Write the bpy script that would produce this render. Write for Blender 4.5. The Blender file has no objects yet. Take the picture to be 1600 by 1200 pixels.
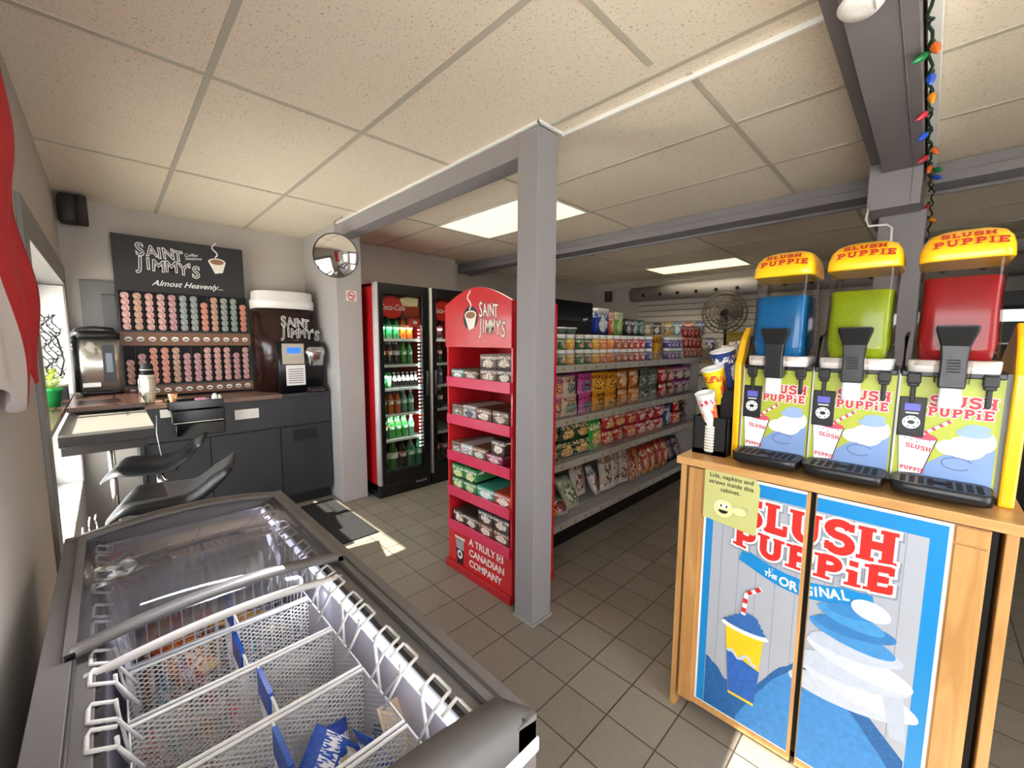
import bpy, bmesh, math, random
from math import sin, cos, pi, radians, sqrt
from mathutils import Vector, Matrix
R = random.Random(7)
SC = bpy.context.scene
C = SC.collection

# ------------------------------------------------------------------ camera
PW = 1600
F_PX, YAW, PITCH, ROLL, EYE = 638.59, radians(44.614), radians(5.937), radians(0.339), 1.5
fw = Vector((sin(YAW)*cos(PITCH), cos(YAW)*cos(PITCH), -sin(PITCH)))
rt = Vector((cos(YAW), -sin(YAW), 0)); up = rt.cross(fw)
r2 = rt*cos(ROLL) + up*sin(ROLL); u2 = -rt*sin(ROLL) + up*cos(ROLL)
cam = bpy.data.cameras.new('camera'); camo = bpy.data.objects.new('camera', cam); C.objects.link(camo)
mw = Matrix.Identity(4)
for i in range(3):
    mw[i][0], mw[i][1], mw[i][2] = r2[i], u2[i], -fw[i]
mw[2][3] = EYE
camo.matrix_world = mw
cam.sensor_width = 36; cam.lens = F_PX/PW*36; cam.clip_start = .02
SC.camera = camo

# ------------------------------------------------------------------ light
SC.view_settings.view_transform = 'Standard'
SC.view_settings.look = 'None'
SC.view_settings.gamma = 1
SC.view_settings.exposure = 0.45
W = bpy.data.worlds.new('sky'); SC.world = W; W.use_nodes = True
bg = W.node_tree.nodes['Background']; bg.inputs[0].default_value = (.93, .96, 1, 1); bg.inputs[1].default_value = 8.5
sun = bpy.data.lights.new('sun', 'SUN'); sun.energy = 22; sun.angle = radians(.6); sun.color = (1, .94, .82)
suno = bpy.data.objects.new('sun', sun); C.objects.link(suno)
suno.rotation_euler = Vector((1, .05, -.98)).to_track_quat('-Z', 'Y').to_euler()
def portal(name, loc, d, sx, sy):
    l = bpy.data.lights.new(name, 'AREA'); l.shape = 'RECTANGLE'; l.size = sx; l.size_y = sy; l.energy = 1
    l.cycles.is_portal = True
    o = bpy.data.objects.new(name, l); C.objects.link(o); o.location = loc
    o.rotation_euler = Vector(d).to_track_quat('-Z', 'Z').to_euler()
portal('window_portal', (-.5, 3.42, 1.2), (1, 0, 0), 2.1, 1.6)
portal('window_portal', (-.5, -.47, 1.52), (1, 0, 0), 1.7, 1.2)
portal('window_portal', (.7, -1.96, 1.25), (0, 1, 0), 1.15, 2.1)
def area(name, loc, d, sx, sy, e, col):
    l = bpy.data.lights.new(name, 'AREA'); l.shape = 'RECTANGLE'; l.size = sx; l.size_y = sy; l.energy = e; l.color = col; l.spread = pi
    o = bpy.data.objects.new(name, l); C.objects.link(o); o.location = loc
    o.rotation_euler = Vector(d).to_track_quat('-Z', 'Z').to_euler()
    return o

# ------------------------------------------------------------------ materials
MATS = {}
def lin(c):
    return tuple(((x/12.92) if x <= .04045 else ((x+.055)/1.055)**2.4) for x in c)
def hexc(h):
    return lin(tuple(int(h[i:i+2], 16)/255 for i in (0, 2, 4)))
def newmat(name):
    m = bpy.data.materials.new(name); m.use_nodes = True
    return m, m.node_tree.nodes, m.node_tree.links, m.node_tree.nodes['Principled BSDF']
def node(ns, t, **k):
    n = ns.new(t)
    for a, b in k.items(): setattr(n, a, b)
    return n
def P(col, rough=.5, metal=0, var=.06, scale=18, bump=0, emit=0, coat=0, spec=None):
    """plain painted/plastic/metal surface with slight procedural mottling"""
    key = ('P', col, rough, metal, var, scale, bump, emit, coat, spec)
    if key in MATS: return MATS[key]
    m, ns, ln, b = newmat('m_'+col)
    c = hexc(col)
    tc = node(ns, 'ShaderNodeTexCoord'); nz = node(ns, 'ShaderNodeTexNoise'); nz.inputs['Scale'].default_value = scale
    nz.inputs['Detail'].default_value = 4
    ln.new(tc.outputs['Object'], nz.inputs['Vector'])
    mx = node(ns, 'ShaderNodeMix', data_type='RGBA')
    mx.inputs[6].default_value = tuple(x*(1-var) for x in c)+(1,)
    mx.inputs[7].default_value = tuple(min(1, x*(1+var)) for x in c)+(1,)
    ln.new(nz.outputs['Fac'], mx.inputs[0]); ln.new(mx.outputs[2], b.inputs['Base Color'])
    b.inputs['Roughness'].default_value = rough; b.inputs['Metallic'].default_value = metal
    if spec is not None: b.inputs['Specular IOR Level'].default_value = spec
    if coat: b.inputs['Coat Weight'].default_value = coat; b.inputs['Coat Roughness'].default_value = .08
    if bump:
        bp = node(ns, 'ShaderNodeBump'); bp.inputs['Strength'].default_value = bump; bp.inputs['Distance'].default_value = .01
        ln.new(nz.outputs['Fac'], bp.inputs['Height']); ln.new(bp.outputs[0], b.inputs['Normal'])
    if emit:
        b.inputs['Emission Color'].default_value = c+(1,); b.inputs['Emission Strength'].default_value = emit
    MATS[key] = m; return m
def glassm(name, tint='ffffff', rough=.02, fac=.06, haze=0):
    key = ('G', name)
    if key in MATS: return MATS[key]
    m, ns, ln, b = newmat(name); ns.remove(b)
    out = ns['Material Output']
    t = node(ns, 'ShaderNodeBsdfTransparent'); t.inputs[0].default_value = hexc(tint)+(1,)
    g = node(ns, 'ShaderNodeBsdfGlossy'); g.inputs['Roughness'].default_value = rough
    fr = node(ns, 'ShaderNodeLayerWeight'); fr.inputs['Blend'].default_value = .25
    ma = node(ns, 'ShaderNodeMath', operation='MULTIPLY_ADD'); ma.inputs[1].default_value = .55; ma.inputs[2].default_value = fac
    ln.new(fr.outputs['Fresnel'], ma.inputs[0])
    mx = node(ns, 'ShaderNodeMixShader'); ln.new(ma.outputs[0], mx.inputs[0]); ln.new(t.outputs[0], mx.inputs[1]); ln.new(g.outputs[0], mx.inputs[2])
    last = mx
    if haze:
        d = node(ns, 'ShaderNodeBsdfDiffuse'); d.inputs[0].default_value = (.8, .8, .8, 1)
        m2 = node(ns, 'ShaderNodeMixShader'); m2.inputs[0].default_value = haze
        ln.new(mx.outputs[0], m2.inputs[1]); ln.new(d.outputs[0], m2.inputs[2]); last = m2
    ln.new(last.outputs[0], out.inputs[0])
    MATS[key] = m; return m
def packm(base, motif, text, third=None, rough=.28, seed=0, met=0.0):
    """printed packet: coloured film, central picture, a broken band of lettering-like marks"""
    third = third or base
    key = ('K', base, motif, text, third, rough, seed)
    if key in MATS: return MATS[key]
    m, ns, ln, b = newmat('pack_'+base)
    tc = node(ns, 'ShaderNodeTexCoord'); sp = node(ns, 'ShaderNodeSeparateXYZ'); ln.new(tc.outputs['Generated'], sp.inputs[0])
    oi = node(ns, 'ShaderNodeObjectInfo')
    add = node(ns, 'ShaderNodeVectorMath', operation='ADD'); ln.new(tc.outputs['Generated'], add.inputs[0]); rv = node(ns, 'ShaderNodeVectorMath', operation='MULTIPLY_ADD'); ln.new(oi.outputs['Random'], rv.inputs[0]); rv.inputs[1].default_value = (7, 3, 5); rv.inputs[2].default_value = (seed*.37, seed*.11, seed*.71); ln.new(rv.outputs[0], add.inputs[1])
    def rgb(c): return hexc(c)+(1,)
    def mixc(fac, a, bcol):
        x = node(ns, 'ShaderNodeMix', data_type='RGBA')
        ln.new(fac, x.inputs[0])
        if isinstance(a, str): x.inputs[6].default_value = rgb(a)
        else: ln.new(a, x.inputs[6])
        if isinstance(bcol, str): x.inputs[7].default_value = rgb(bcol)
        else: ln.new(bcol, x.inputs[7])
        return x.outputs[2]
    def mth(op, a, bb=None, cc=None):
        x = node(ns, 'ShaderNodeMath', operation=op)
        for i, v in enumerate((a, bb, cc)):
            if v is None: continue
            if isinstance(v, (int, float)): x.inputs[i].default_value = v
            else: ln.new(v, x.inputs[i])
        return x.outputs[0]
    n1 = node(ns, 'ShaderNodeTexNoise'); n1.inputs['Scale'].default_value = 5; ln.new(add.outputs[0], n1.inputs['Vector'])
    # ellipse picture, edge broken by noise
    dx = mth('MULTIPLY', mth('SUBTRACT', sp.outputs[0], .5), 2.7); dz = mth('MULTIPLY', mth('SUBTRACT', sp.outputs[2], .38), 3.3)
    d = mth('ADD', mth('MULTIPLY', dx, dx), mth('MULTIPLY', dz, dz))
    d = mth('ADD', d, mth('MULTIPLY', mth('SUBTRACT', n1.outputs['Fac'], .5), 1.8))
    mot = mth('LESS_THAN', d, .8)
    n2 = node(ns, 'ShaderNodeTexVoronoi'); n2.inputs['Scale'].default_value = 9; ln.new(add.outputs[0], n2.inputs['Vector'])
    motc = mixc(mth('GREATER_THAN', n2.outputs['Distance'], .56), motif, text)
    # lower band colour
    col = mixc(mth('LESS_THAN', sp.outputs[2], .16), base, third)
    col = mixc(mot, col, motc)
    # lettering band
    mp = node(ns, 'ShaderNodeMapping'); mp.inputs['Scale'].default_value = (26, 3, 9); ln.new(add.outputs[0], mp.inputs[0])
    n3 = node(ns, 'ShaderNodeTexNoise'); n3.inputs['Scale'].default_value = 1; n3.inputs['Detail'].default_value = 1; ln.new(mp.outputs[0], n3.inputs['Vector'])
    band = mth('LESS_THAN', mth('ABSOLUTE', mth('SUBTRACT', sp.outputs[2], .76)), .10)
    let = mth('MULTIPLY', band, mth('GREATER_THAN', n3.outputs['Fac'], .5))
    col = mixc(let, col, text)
    ln.new(col, b.inputs['Base Color']); b.inputs['Roughness'].default_value = rough; b.inputs['Metallic'].default_value = met
    n4 = node(ns, 'ShaderNodeTexNoise'); n4.inputs['Scale'].default_value = 7; n4.inputs['Detail'].default_value = 3; n4.inputs['Distortion'].default_value = 1.5
    ln.new(add.outputs[0], n4.inputs['Vector'])
    bp = node(ns, 'ShaderNodeBump'); bp.inputs['Strength'].default_value = .35; bp.inputs['Distance'].default_value = .02
    ln.new(n4.outputs['Fac'], bp.inputs['Height']); ln.new(bp.outputs[0], b.inputs['Normal'])
    MATS[key] = m; return m
def meshm(col='d8d6d2', s=95, ax=(0, 1)):
    """expanded-metal sheet: painted metal with see-through diamond holes"""
    key = ('W', col, s, ax)
    if key in MATS: return MATS[key]
    m, ns, ln, b = newmat('expanded_metal'); out = ns['Material Output']
    b.inputs['Base Color'].default_value = hexc(col)+(1,); b.inputs['Roughness'].default_value = .45
    tc = node(ns, 'ShaderNodeTexCoord'); sp = node(ns, 'ShaderNodeSeparateXYZ'); ln.new(tc.outputs['Object'], sp.inputs[0])
    def mth(op, a, bb=None):
        x = node(ns, 'ShaderNodeMath', operation=op)
        for i, v in enumerate((a, bb)):
            if v is None: continue
            if isinstance(v, (int, float)): x.inputs[i].default_value = v
            else: ln.new(v, x.inputs[i])
        return x.outputs[0]
    hor = mth('ADD', sp.outputs[0], sp.outputs[1])
    u = mth('MULTIPLY', mth('ADD', mth('MULTIPLY', hor, .62), sp.outputs[2]), s)
    v = mth('MULTIPLY', mth('SUBTRACT', mth('MULTIPLY', hor, .62), sp.outputs[2]), s)
    fu = mth('ABSOLUTE', mth('SUBTRACT', mth('FRACT', u), .5)); fv = mth('ABSOLUTE', mth('SUBTRACT', mth('FRACT', v), .5))
    hole = mth('LESS_THAN', mth('MAXIMUM', fu, fv), .36)
    t = node(ns, 'ShaderNodeBsdfTransparent'); mx = node(ns, 'ShaderNodeMixShader')
    ln.new(hole, mx.inputs[0]); ln.new(b.outputs[0], mx.inputs[1]); ln.new(t.outputs[0], mx.inputs[2]); ln.new(mx.outputs[0], out.inputs[0])
    MATS[key] = m; return m
def woodm(name, c1, c2, vert=True, sc=1.0, rough=.38):
    key = ('wood', name)
    if key in MATS: return MATS[key]
    m, ns, ln, b = newmat(name)
    tc = node(ns, 'ShaderNodeTexCoord'); mp = node(ns, 'ShaderNodeMapping')
    mp.inputs['Scale'].default_value = (14*sc, 14*sc, 1.2*sc) if vert else (1.5*sc, 12*sc, 12*sc)
    if vert == 'y': mp.inputs['Scale'].default_value = (12*sc, 1.5*sc, 12*sc)
    ln.new(tc.outputs['Object'], mp.inputs[0])
    n = node(ns, 'ShaderNodeTexNoise'); n.inputs['Scale'].default_value = 2.2; n.inputs['Detail'].default_value = 6; n.inputs['Distortion'].default_value = 1.1
    ln.new(mp.outputs[0], n.inputs['Vector'])
    cr = node(ns, 'ShaderNodeValToRGB'); cr.color_ramp.elements[0].position = .35; cr.color_ramp.elements[1].position = .68
    cr.color_ramp.elements[0].color = hexc(c1)+(1,); cr.color_ramp.elements[1].color = hexc(c2)+(1,)
    ln.new(n.outputs['Fac'], cr.inputs[0]); ln.new(cr.outputs[0], b.inputs['Base Color'])
    b.inputs['Roughness'].default_value = rough
    MATS[key] = m; return m
def ceilm():
    m, ns, ln, b = newmat('acoustic_tile')
    tc = node(ns, 'ShaderNodeTexCoord')
    n = node(ns, 'ShaderNodeTexNoise'); n.inputs['Scale'].default_value = 150; n.inputs['Detail'].default_value = 2; n.inputs['Distortion'].default_value = .8
    mp = node(ns, 'ShaderNodeMapping'); mp.inputs['Scale'].default_value = (1, .6, 1); ln.new(tc.outputs['Object'], mp.inputs[0]); ln.new(mp.outputs[0], n.inputs['Vector'])
    cr = node(ns, 'ShaderNodeValToRGB'); cr.color_ramp.elements[0].position = .30; cr.color_ramp.elements[1].position = .40
    cr.color_ramp.elements[0].color = hexc('b5a894')+(1,); cr.color_ramp.elements[1].color = hexc('eaddc8')+(1,)
    ln.new(n.outputs['Fac'], cr.inputs[0]); ln.new(cr.outputs[0], b.inputs['Base Color'])
    n2 = node(ns, 'ShaderNodeTexNoise'); n2.inputs['Scale'].default_value = 160; ln.new(tc.outputs['Object'], n2.inputs['Vector'])
    bp = node(ns, 'ShaderNodeBump'); bp.inputs['Strength'].default_value = .25; bp.inputs['Distance'].default_value = .004
    ln.new(n2.outputs['Fac'], bp.inputs['Height']); ln.new(bp.outputs[0], b.inputs['Normal'])
    b.inputs['Roughness'].default_value = .9
    return m
def floorm():
    m, ns, ln, b = newmat('ceramic_floor_tile')
    tc = node(ns, 'ShaderNodeTexCoord'); sp = node(ns, 'ShaderNodeSeparateXYZ'); ln.new(tc.outputs['Object'], sp.inputs[0])
    def mth(op, a, bb=None):
        x = node(ns, 'ShaderNodeMath', operation=op)
        for i, v in enumerate((a, bb)):
            if v is None: continue
            if isinstance(v, (int, float)): x.inputs[i].default_value = v
            else: ln.new(v, x.inputs[i])
        return x.outputs[0]
    T = .2055
    ux = mth('DIVIDE', mth('SUBTRACT', sp.outputs[0], 1.337-20*T), T); uy = mth('DIVIDE', mth('SUBTRACT', sp.outputs[1], 1.21-20*T), T)
    ex = mth('ABSOLUTE', mth('SUBTRACT', mth('FRACT', ux), .5)); ey = mth('ABSOLUTE', mth('SUBTRACT', mth('FRACT', uy), .5))
    g = mth('GREATER_THAN', mth('MAXIMUM', ex, ey), .486)
    cb = node(ns, 'ShaderNodeCombineXYZ'); ln.new(mth('FLOOR', ux), cb.inputs[0]); ln.new(mth('FLOOR', uy), cb.inputs[1])
    wn = node(ns, 'ShaderNodeTexWhiteNoise'); wn.noise_dimensions = '2D'; ln.new(cb.outputs[0], wn.inputs['Vector'])
    n = node(ns, 'ShaderNodeTexNoise'); n.inputs['Scale'].default_value = 45; n.inputs['Detail'].default_value = 4; ln.new(tc.outputs['Object'], n.inputs['Vector'])
    fac = mth('ADD', mth('MULTIPLY', wn.outputs['Value'], .45), mth('MULTIPLY', n.outputs['Fac'], .6))
    mx = node(ns, 'ShaderNodeMix', data_type='RGBA'); ln.new(fac, mx.inputs[0])
    mx.inputs[6].default_value = hexc('7d766a')+(1,); mx.inputs[7].default_value = hexc('958c80')+(1,)
    m2 = node(ns, 'ShaderNodeMix', data_type='RGBA'); ln.new(g, m2.inputs[0]); ln.new(mx.outputs[2], m2.inputs[6]); m2.inputs[7].default_value = hexc('46403a')+(1,)
    ln.new(m2.outputs[2], b.inputs['Base Color']); b.inputs['Roughness'].default_value = .42
    bp = node(ns, 'ShaderNodeBump'); bp.invert = True; bp.inputs['Strength'].default_value = .5; bp.inputs['Distance'].default_value = .004
    ln.new(g, bp.inputs['Height']); ln.new(bp.outputs[0], b.inputs['Normal'])
    return m

# ------------------------------------------------------------------ mesh builder
class MB:
    def __init__(s): s.bm = bmesh.new(); s.mats = []; s.cur = 0
    def m(s, mat):
        if mat not in s.mats: s.mats.append(mat)
        s.cur = s.mats.index(mat); return s
    def _v(s, co): return s.bm.verts.new(co)
    def face(s, vs, smooth=False):
        try: f = s.bm.faces.new(vs)
        except ValueError: return
        f.material_index = s.cur; f.smooth = smooth
    def box(s, a, b, mtx=None):
        x0, y0, z0 = a; x1, y1, z1 = b
        v = [(x0,y0,z0),(x1,y0,z0),(x1,y1,z0),(x0,y1,z0),(x0,y0,z1),(x1,y0,z1),(x1,y1,z1),(x0,y1,z1)]
        if mtx: v = [mtx @ Vector(p) for p in v]
        v = [s._v(p) for p in v]
        for q in ((3,2,1,0),(4,5,6,7),(0,1,5,4),(1,2,6,5),(2,3,7,6),(3,0,4,7)): s.face([v[i] for i in q])
        return s
    def rbox(s, a, b, r=.01, mtx=None, axis=2, seg=3):
        """box with rounded vertical (axis) edges"""
        x0, y0, z0 = a; x1, y1, z1 = b
        ax = [(0,1,2),(0,1,2),(0,1,2)]
        dims = [(x0,x1),(y0,y1),(z0,z1)]
        i, j = [k for k in range(3) if k != axis]
        (p0,p1),(q0,q1),(h0,h1) = dims[i], dims[j], dims[axis]
        r = min(r, abs(p1-p0)/2.01, abs(q1-q0)/2.01)
        pts = []
        for (cx, cy, a0) in ((p1-r,q1-r,0),(p0+r,q1-r,90),(p0+r,q0+r,180),(p1-r,q0+r,270)):
            for k in range(seg+1):
                t = radians(a0+90*k/seg); pts.append((cx+r*cos(t), cy+r*sin(t)))
        rows = []
        for h in (h0, h1):
            row = []
            for p, q in pts:
                co = [0,0,0]; co[i] = p; co[j] = q; co[axis] = h
                co = Vector(co)
                if mtx: co = mtx @ co
                row.append(s._v(co))
            rows.append(row)
        n = len(pts)
        for k in range(n): s.face([rows[0][k], rows[0][(k+1)%n], rows[1][(k+1)%n], rows[1][k]], True)
        s.face(rows[0][::-1]); s.face(rows[1]); return s
    def lathe(s, prof, c=(0,0,0), n=20, mtx=None, cap=True, smooth=True, sx=1, sy=1):
        rows = []
        for r, z in prof:
            row = []
            for k in range(n):
                t = 2*pi*k/n; co = Vector((c[0]+r*cos(t)*sx, c[1]+r*sin(t)*sy, c[2]+z))
                if mtx: co = mtx @ co
                row.append(s._v(co))
            rows.append(row)
        for a, b in zip(rows, rows[1:]):
            for k in range(n): s.face([a[k], a[(k+1)%n], b[(k+1)%n], b[k]], smooth)
        if cap: s.face(rows[0][::-1]); s.face(rows[-1])
        return s
    def loft(s, secs, n=28, e=4, cap=True, mtx=None):
        """secs: (z, cx, cy, hx, hy[, exponent]) superellipse sections"""
        rows = []
        for sec in secs:
            z, cx, cy, hx, hy = sec[:5]; ee = sec[5] if len(sec) > 5 else e
            row = []
            for k in range(n):
                t = 2*pi*(k+.5)/n; a, b = cos(t), sin(t)
                co = Vector((cx+hx*math.copysign(abs(a)**(2/ee), a), cy+hy*math.copysign(abs(b)**(2/ee), b), z))
                if mtx: co = mtx @ co
                row.append(s._v(co))
            rows.append(row)
        for a, b in zip(rows, rows[1:]):
            for k in range(n): s.face([a[k], a[(k+1)%n], b[(k+1)%n], b[k]], True)
        if cap: s.face(rows[0][::-1]); s.face(rows[-1])
        return s
    def tube(s, pts, r=.003, n=6, close=False):
        pts = [Vector(p) for p in pts]; rows = []
        N = len(pts)
        for i, p in enumerate(pts):
            a = pts[i-1] if (i > 0 or close) else p; b = pts[(i+1) % N] if (i < N-1 or close) else p
            d = (b-a)
            if d.length < 1e-9: d = Vector((0,0,1))
            d.normalize()
            h = Vector((0,0,1)) if abs(d.z) < .9 else Vector((1,0,0))
            u = d.cross(h).normalized(); v = d.cross(u)
            rows.append([s._v(p+u*r*cos(2*pi*k/n)+v*r*sin(2*pi*k/n)) for k in range(n)])
        rng = range(N if close else N-1)
        for i in rng:
            a, b = rows[i], rows[(i+1) % N]
            for k in range(n): s.face([a[k], a[(k+1)%n], b[(k+1)%n], b[k]], True)
        if not close: s.face(rows[0][::-1]); s.face(rows[-1])
        return s
    def poly(s, fr, pts, h=.0006, z=0):
        """flat polygon on frame fr=(O,U,V,N), pts (u,v), thin slab from z to z+h"""
        O, U, V, N = fr; s.k = (getattr(s, 'k', 0)+1) % 40; h = h+s.k*5e-6
        a = [s._v(O+U*u+V*v+N*z) for u, v in pts]; b = [s._v(O+U*u+V*v+N*(z+h)) for u, v in pts]
        n = len(pts)
        area = sum(pts[i][0]*pts[(i+1)%n][1]-pts[(i+1)%n][0]*pts[i][1] for i in range(n))
        if area < 0: a.reverse(); b.reverse()
        s.face(a[::-1]); s.face(b)
        for i in range(n): s.face([a[i], a[(i+1)%n], b[(i+1)%n], b[i]])
        return s
    def rect(s, fr, u0, v0, u1, v1, h=.0006, z=0): return s.poly(fr, [(u0,v0),(u1,v0),(u1,v1),(u0,v1)], h, z)
    def disc(s, fr, u, v, ru, rv=None, h=.0006, z=0, n=24, rot=0):
        rv = rv or ru
        return s.poly(fr, [(u+ru*cos(t)*cos(rot)-rv*sin(t)*sin(rot), v+ru*cos(t)*sin(rot)+rv*sin(t)*cos(rot)) for t in [2*pi*k/n for k in range(n)]], h, z)
    def stroke(s, fr, pts, w, h=.0006, z=0, ext=0):
        """thick open polyline on a frame"""
        pts = [Vector(p) for p in pts]
        if ext:
            d = (pts[0]-pts[1]).normalized(); pts[0] = pts[0]+d*ext
            d = (pts[-1]-pts[-2]).normalized(); pts[-1] = pts[-1]+d*ext
        L, Rr = [], []
        for i, p in enumerate(pts):
            a = pts[max(i-1,0)]; b = pts[min(i+1,len(pts)-1)]
            d = (b-a).normalized(); nn = Vector((-d.y, d.x))
            ww = w(i/(len(pts)-1)) if callable(w) else w
            L.append(p+nn*ww/2); Rr.append(p-nn*ww/2)
        O, U, V, N = fr
        for i in range(len(pts)-1):
            q = [L[i], Rr[i], Rr[i+1], L[i+1]]
            s.poly(fr, [(x.x, x.y) for x in q], h, z)
        return s
    def sphere(s, c, r, sx=1, sy=1, sz=1, n=14, mtx=None):
        prof = [(r*sin(pi*k/(n//2+2)), -r*cos(pi*k/(n//2+2))*sz) for k in range(1, n//2+2)]
        return s.lathe(prof, c, n, mtx, True, True, sx, sy)
    def addmesh(s, me, mtx):
        vs = [s._v(mtx @ v.co) for v in me.vertices]
        for p in me.polygons: s.face([vs[i] for i in p.vertices])
        return s
    def text(s, fr, txt, size, u=0, v=0, h=.0006, z=0, off=0, align='CENTER', shear=0, sx=1, rot=0, warp=None, space=1):
        cu = bpy.data.curves.new('t', 'FONT'); cu.body = txt; cu.size = size; cu.extrude = h/2; cu.offset = off
        cu.align_x = align; cu.shear = shear; cu.resolution_u = 3; cu.space_character = space
        o = bpy.data.objects.new('t', cu); C.objects.link(o)
        me = bpy.data.meshes.new_from_object(o.evaluated_get(bpy.context.evaluated_depsgraph_get()))
        O, U, V, N = fr; cr, sr = cos(rot), sin(rot)
        vs = []
        for w in me.vertices:
            x, y = w.co.x*sx, w.co.y
            if warp: x, y = warp(x, y)
            x, y = x*cr-y*sr+u, x*sr+y*cr+v
            vs.append(s._v(O+U*x+V*y+N*(z+h/2+w.co.z)))
        for p in me.polygons: s.face([vs[i] for i in p.vertices])
        bpy.data.objects.remove(o); bpy.data.curves.remove(cu); bpy.data.meshes.remove(me)
        return s
    def build(s, name, mat=None, parent=None, bevel=0, seg=2, kind=None, label=None, solidify=0):
        if mat is not None and not s.mats: s.mats = [mat]
        me = bpy.data.meshes.new(name); s.bm.normal_update(); s.bm.to_mesh(me); s.bm.free()
        for x in s.mats: me.materials.append(x)
        o = bpy.data.objects.new(name, me); C.objects.link(o)
        if parent: o.parent = parent
        if bevel:
            b = o.modifiers.new('bevel', 'BEVEL'); b.width = bevel; b.segments = seg; b.limit_method = 'ANGLE'; b.angle_limit = radians(40)
            b.harden_normals = False
        if kind: o['kind'] = kind
        if label: o['label'] = label
        return o
def mb(mat): return MB().m(mat)
def tag(o, label, cat, group=None):
    o['label'] = label; o['category'] = cat
    if group: o['group'] = group
    return o
def thing(name, label, cat, loc=(0,0,0), rz=0, group=None):
    o = bpy.data.objects.new(name, None); o.empty_display_size = .05; C.objects.link(o)
    o.location = loc; o.rotation_euler = (0,0,rz); tag(o, label, cat, group); return o
def dup(src, loc, label, rot=None, group=None, scale=None):
    def cp(o, par):
        c = o.copy(); C.objects.link(c)
        if par: c.parent = par
        for ch in o.children: cp(ch, c)
        return c
    r = cp(src, None); r.location = loc; r['label'] = label
    if rot is not None: r.rotation_euler = rot if isinstance(rot, (tuple, list)) else (0,0,rot)
    if group: r['group'] = group
    if scale: r.scale = scale
    return r
X = Vector((1,0,0)); Y = Vector((0,1,0)); Z = Vector((0,0,1))
def frX(o): return (Vector(o), -Y, Z, -X)      # surface facing -x, as seen from the camera side
def frY(o): return (Vector(o), X, Z, -Y)       # surface facing -y
def arc(cx, cy, rx, ry, a0, a1, n=12): return [(cx+rx*cos(radians(a0+(a1-a0)*k/n)), cy+ry*sin(radians(a0+(a1-a0)*k/n))) for k in range(n+1)]
ORD = ['first','second','third','fourth','fifth','sixth','seventh','eighth','ninth','tenth','eleventh','twelfth','thirteenth','fourteenth','fifteenth','sixteenth']

# fat slab-serif capitals, unit height, drawn as strokes: (width, strokes, serif bars)
GL = {
 'S': (.86, [arc(.43,.725,.27,.2,15,270)+arc(.43,.285,.29,.24,90,-165)[1:]], [(.66,.72,.80,.97),(.06,.03,.2,.30)]),
 'L': (.78, [[(.26,0),(.26,1)],[(.1,.1),(.7,.1)]], [(.04,.88,.50,1),(.04,0,.3,.12),(.62,0,.76,.36)]),
 'U': (.98, [[(.24,1),(.24,.4)]+arc(.48,.36,.24,.26,180,360)+[(.72,.4),(.72,1)]], [(.02,.88,.44,1),(.56,.88,.94,1)]),
 'H': (1.02, [[(.24,0),(.24,1)],[(.76,0),(.76,1)],[(.24,.5),(.76,.5)]], [(.02,0,.46,.12),(.02,.88,.46,1),(.56,0,.98,.12),(.56,.88,.98,1)]),
 'P': (.88, [[(.26,0),(.26,1)],[(.26,.9)]+arc(.48,.69,.24,.21,90,-90)+[(.26,.48)]], [(.02,0,.52,.12),(.02,.88,.3,1)]),
 'I': (.52, [[(.26,0),(.26,1)]], [(.03,0,.49,.12),(.03,.88,.49,1)]),
 'i': (.52, [[(.26,0),(.26,.62)],[(.26,.78),(.26,1.0)]], [(.03,0,.49,.12),(.06,.52,.3,.64)]),
 'E': (.84, [[(.26,0),(.26,1)],[(.2,.9),(.72,.9)],[(.2,.5),(.6,.5)],[(.2,.1),(.72,.1)]], [(.02,0,.3,.12),(.02,.88,.3,1),(.64,.68,.78,1),(.64,0,.78,.34),(.56,.38,.66,.62)]),
}
def slabword(m, fr, word, u, v, hgt, wgt=.22, grow=0, z=0, h=.0006, slope=0, sx=1, place=None, arch=0, rise=0):
    """slope: baseline tilt; arch: parabola bulge (middle higher)"""
    tot = sum(GL[c][0] for c in word)*hgt*sx; x = u
    for c in word:
        wd, st, se = GL[c]
        def mp(p):
            X_ = x+p[0]*hgt*sx; t = (X_-u)/tot
            return (X_, v+slope*(X_-u)+arch*4*t*(1-t)+p[1]*hgt*(1+rise*t))
        for sg in st: m.stroke(fr, [mp(p) for p in sg], wgt*hgt+2*grow, h, z, ext=grow)
        for a0, b0, a1, b1 in se:
            q = [mp((a0,b0)), mp((a1,b0)), mp((a1,b1)), mp((a0,b1))]
            q = [(q[0][0]-grow,q[0][1]-grow),(q[1][0]+grow,q[1][1]-grow),(q[2][0]+grow,q[2][1]+grow),(q[3][0]-grow,q[3][1]+grow)]
            m.poly(fr, q, h, z)
        x += wd*hgt*sx
    return x-u

# ------------------------------------------------------------------ shared materials
GREY = P('8f8b8d', .55, var=.04, scale=3); WALL = P('b8b1a8', .7, var=.03, scale=4, bump=.03)
GREYD = P('848085', .55, var=.05, scale=6)
BLK = P('101011', .35); BLKM = P('0c0c0d', .6); WHT = P('ecebe7', .45); STEEL = P('c9c9c9', .22, 1)
CHROME = P('e0e0e0', .08, 1, var=.02); RED = P('cf2028', .32, var=.05, coat=.3); REDSH = P('d8305a', .3, var=.05, coat=.2)
REDIN = P('b0141c', .5, var=.06)
GLASS = glassm('clear_glass'); YEL = P('ffbe0a', .3, var=.03, coat=.3)
CEIL = 2.52
TBAR = P('bdb5a4', .6)

def struct(m, name, mat=None, parent=None, bevel=0):
    return m.build(name, mat, parent, bevel, kind=None if parent else 'structure')

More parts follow.
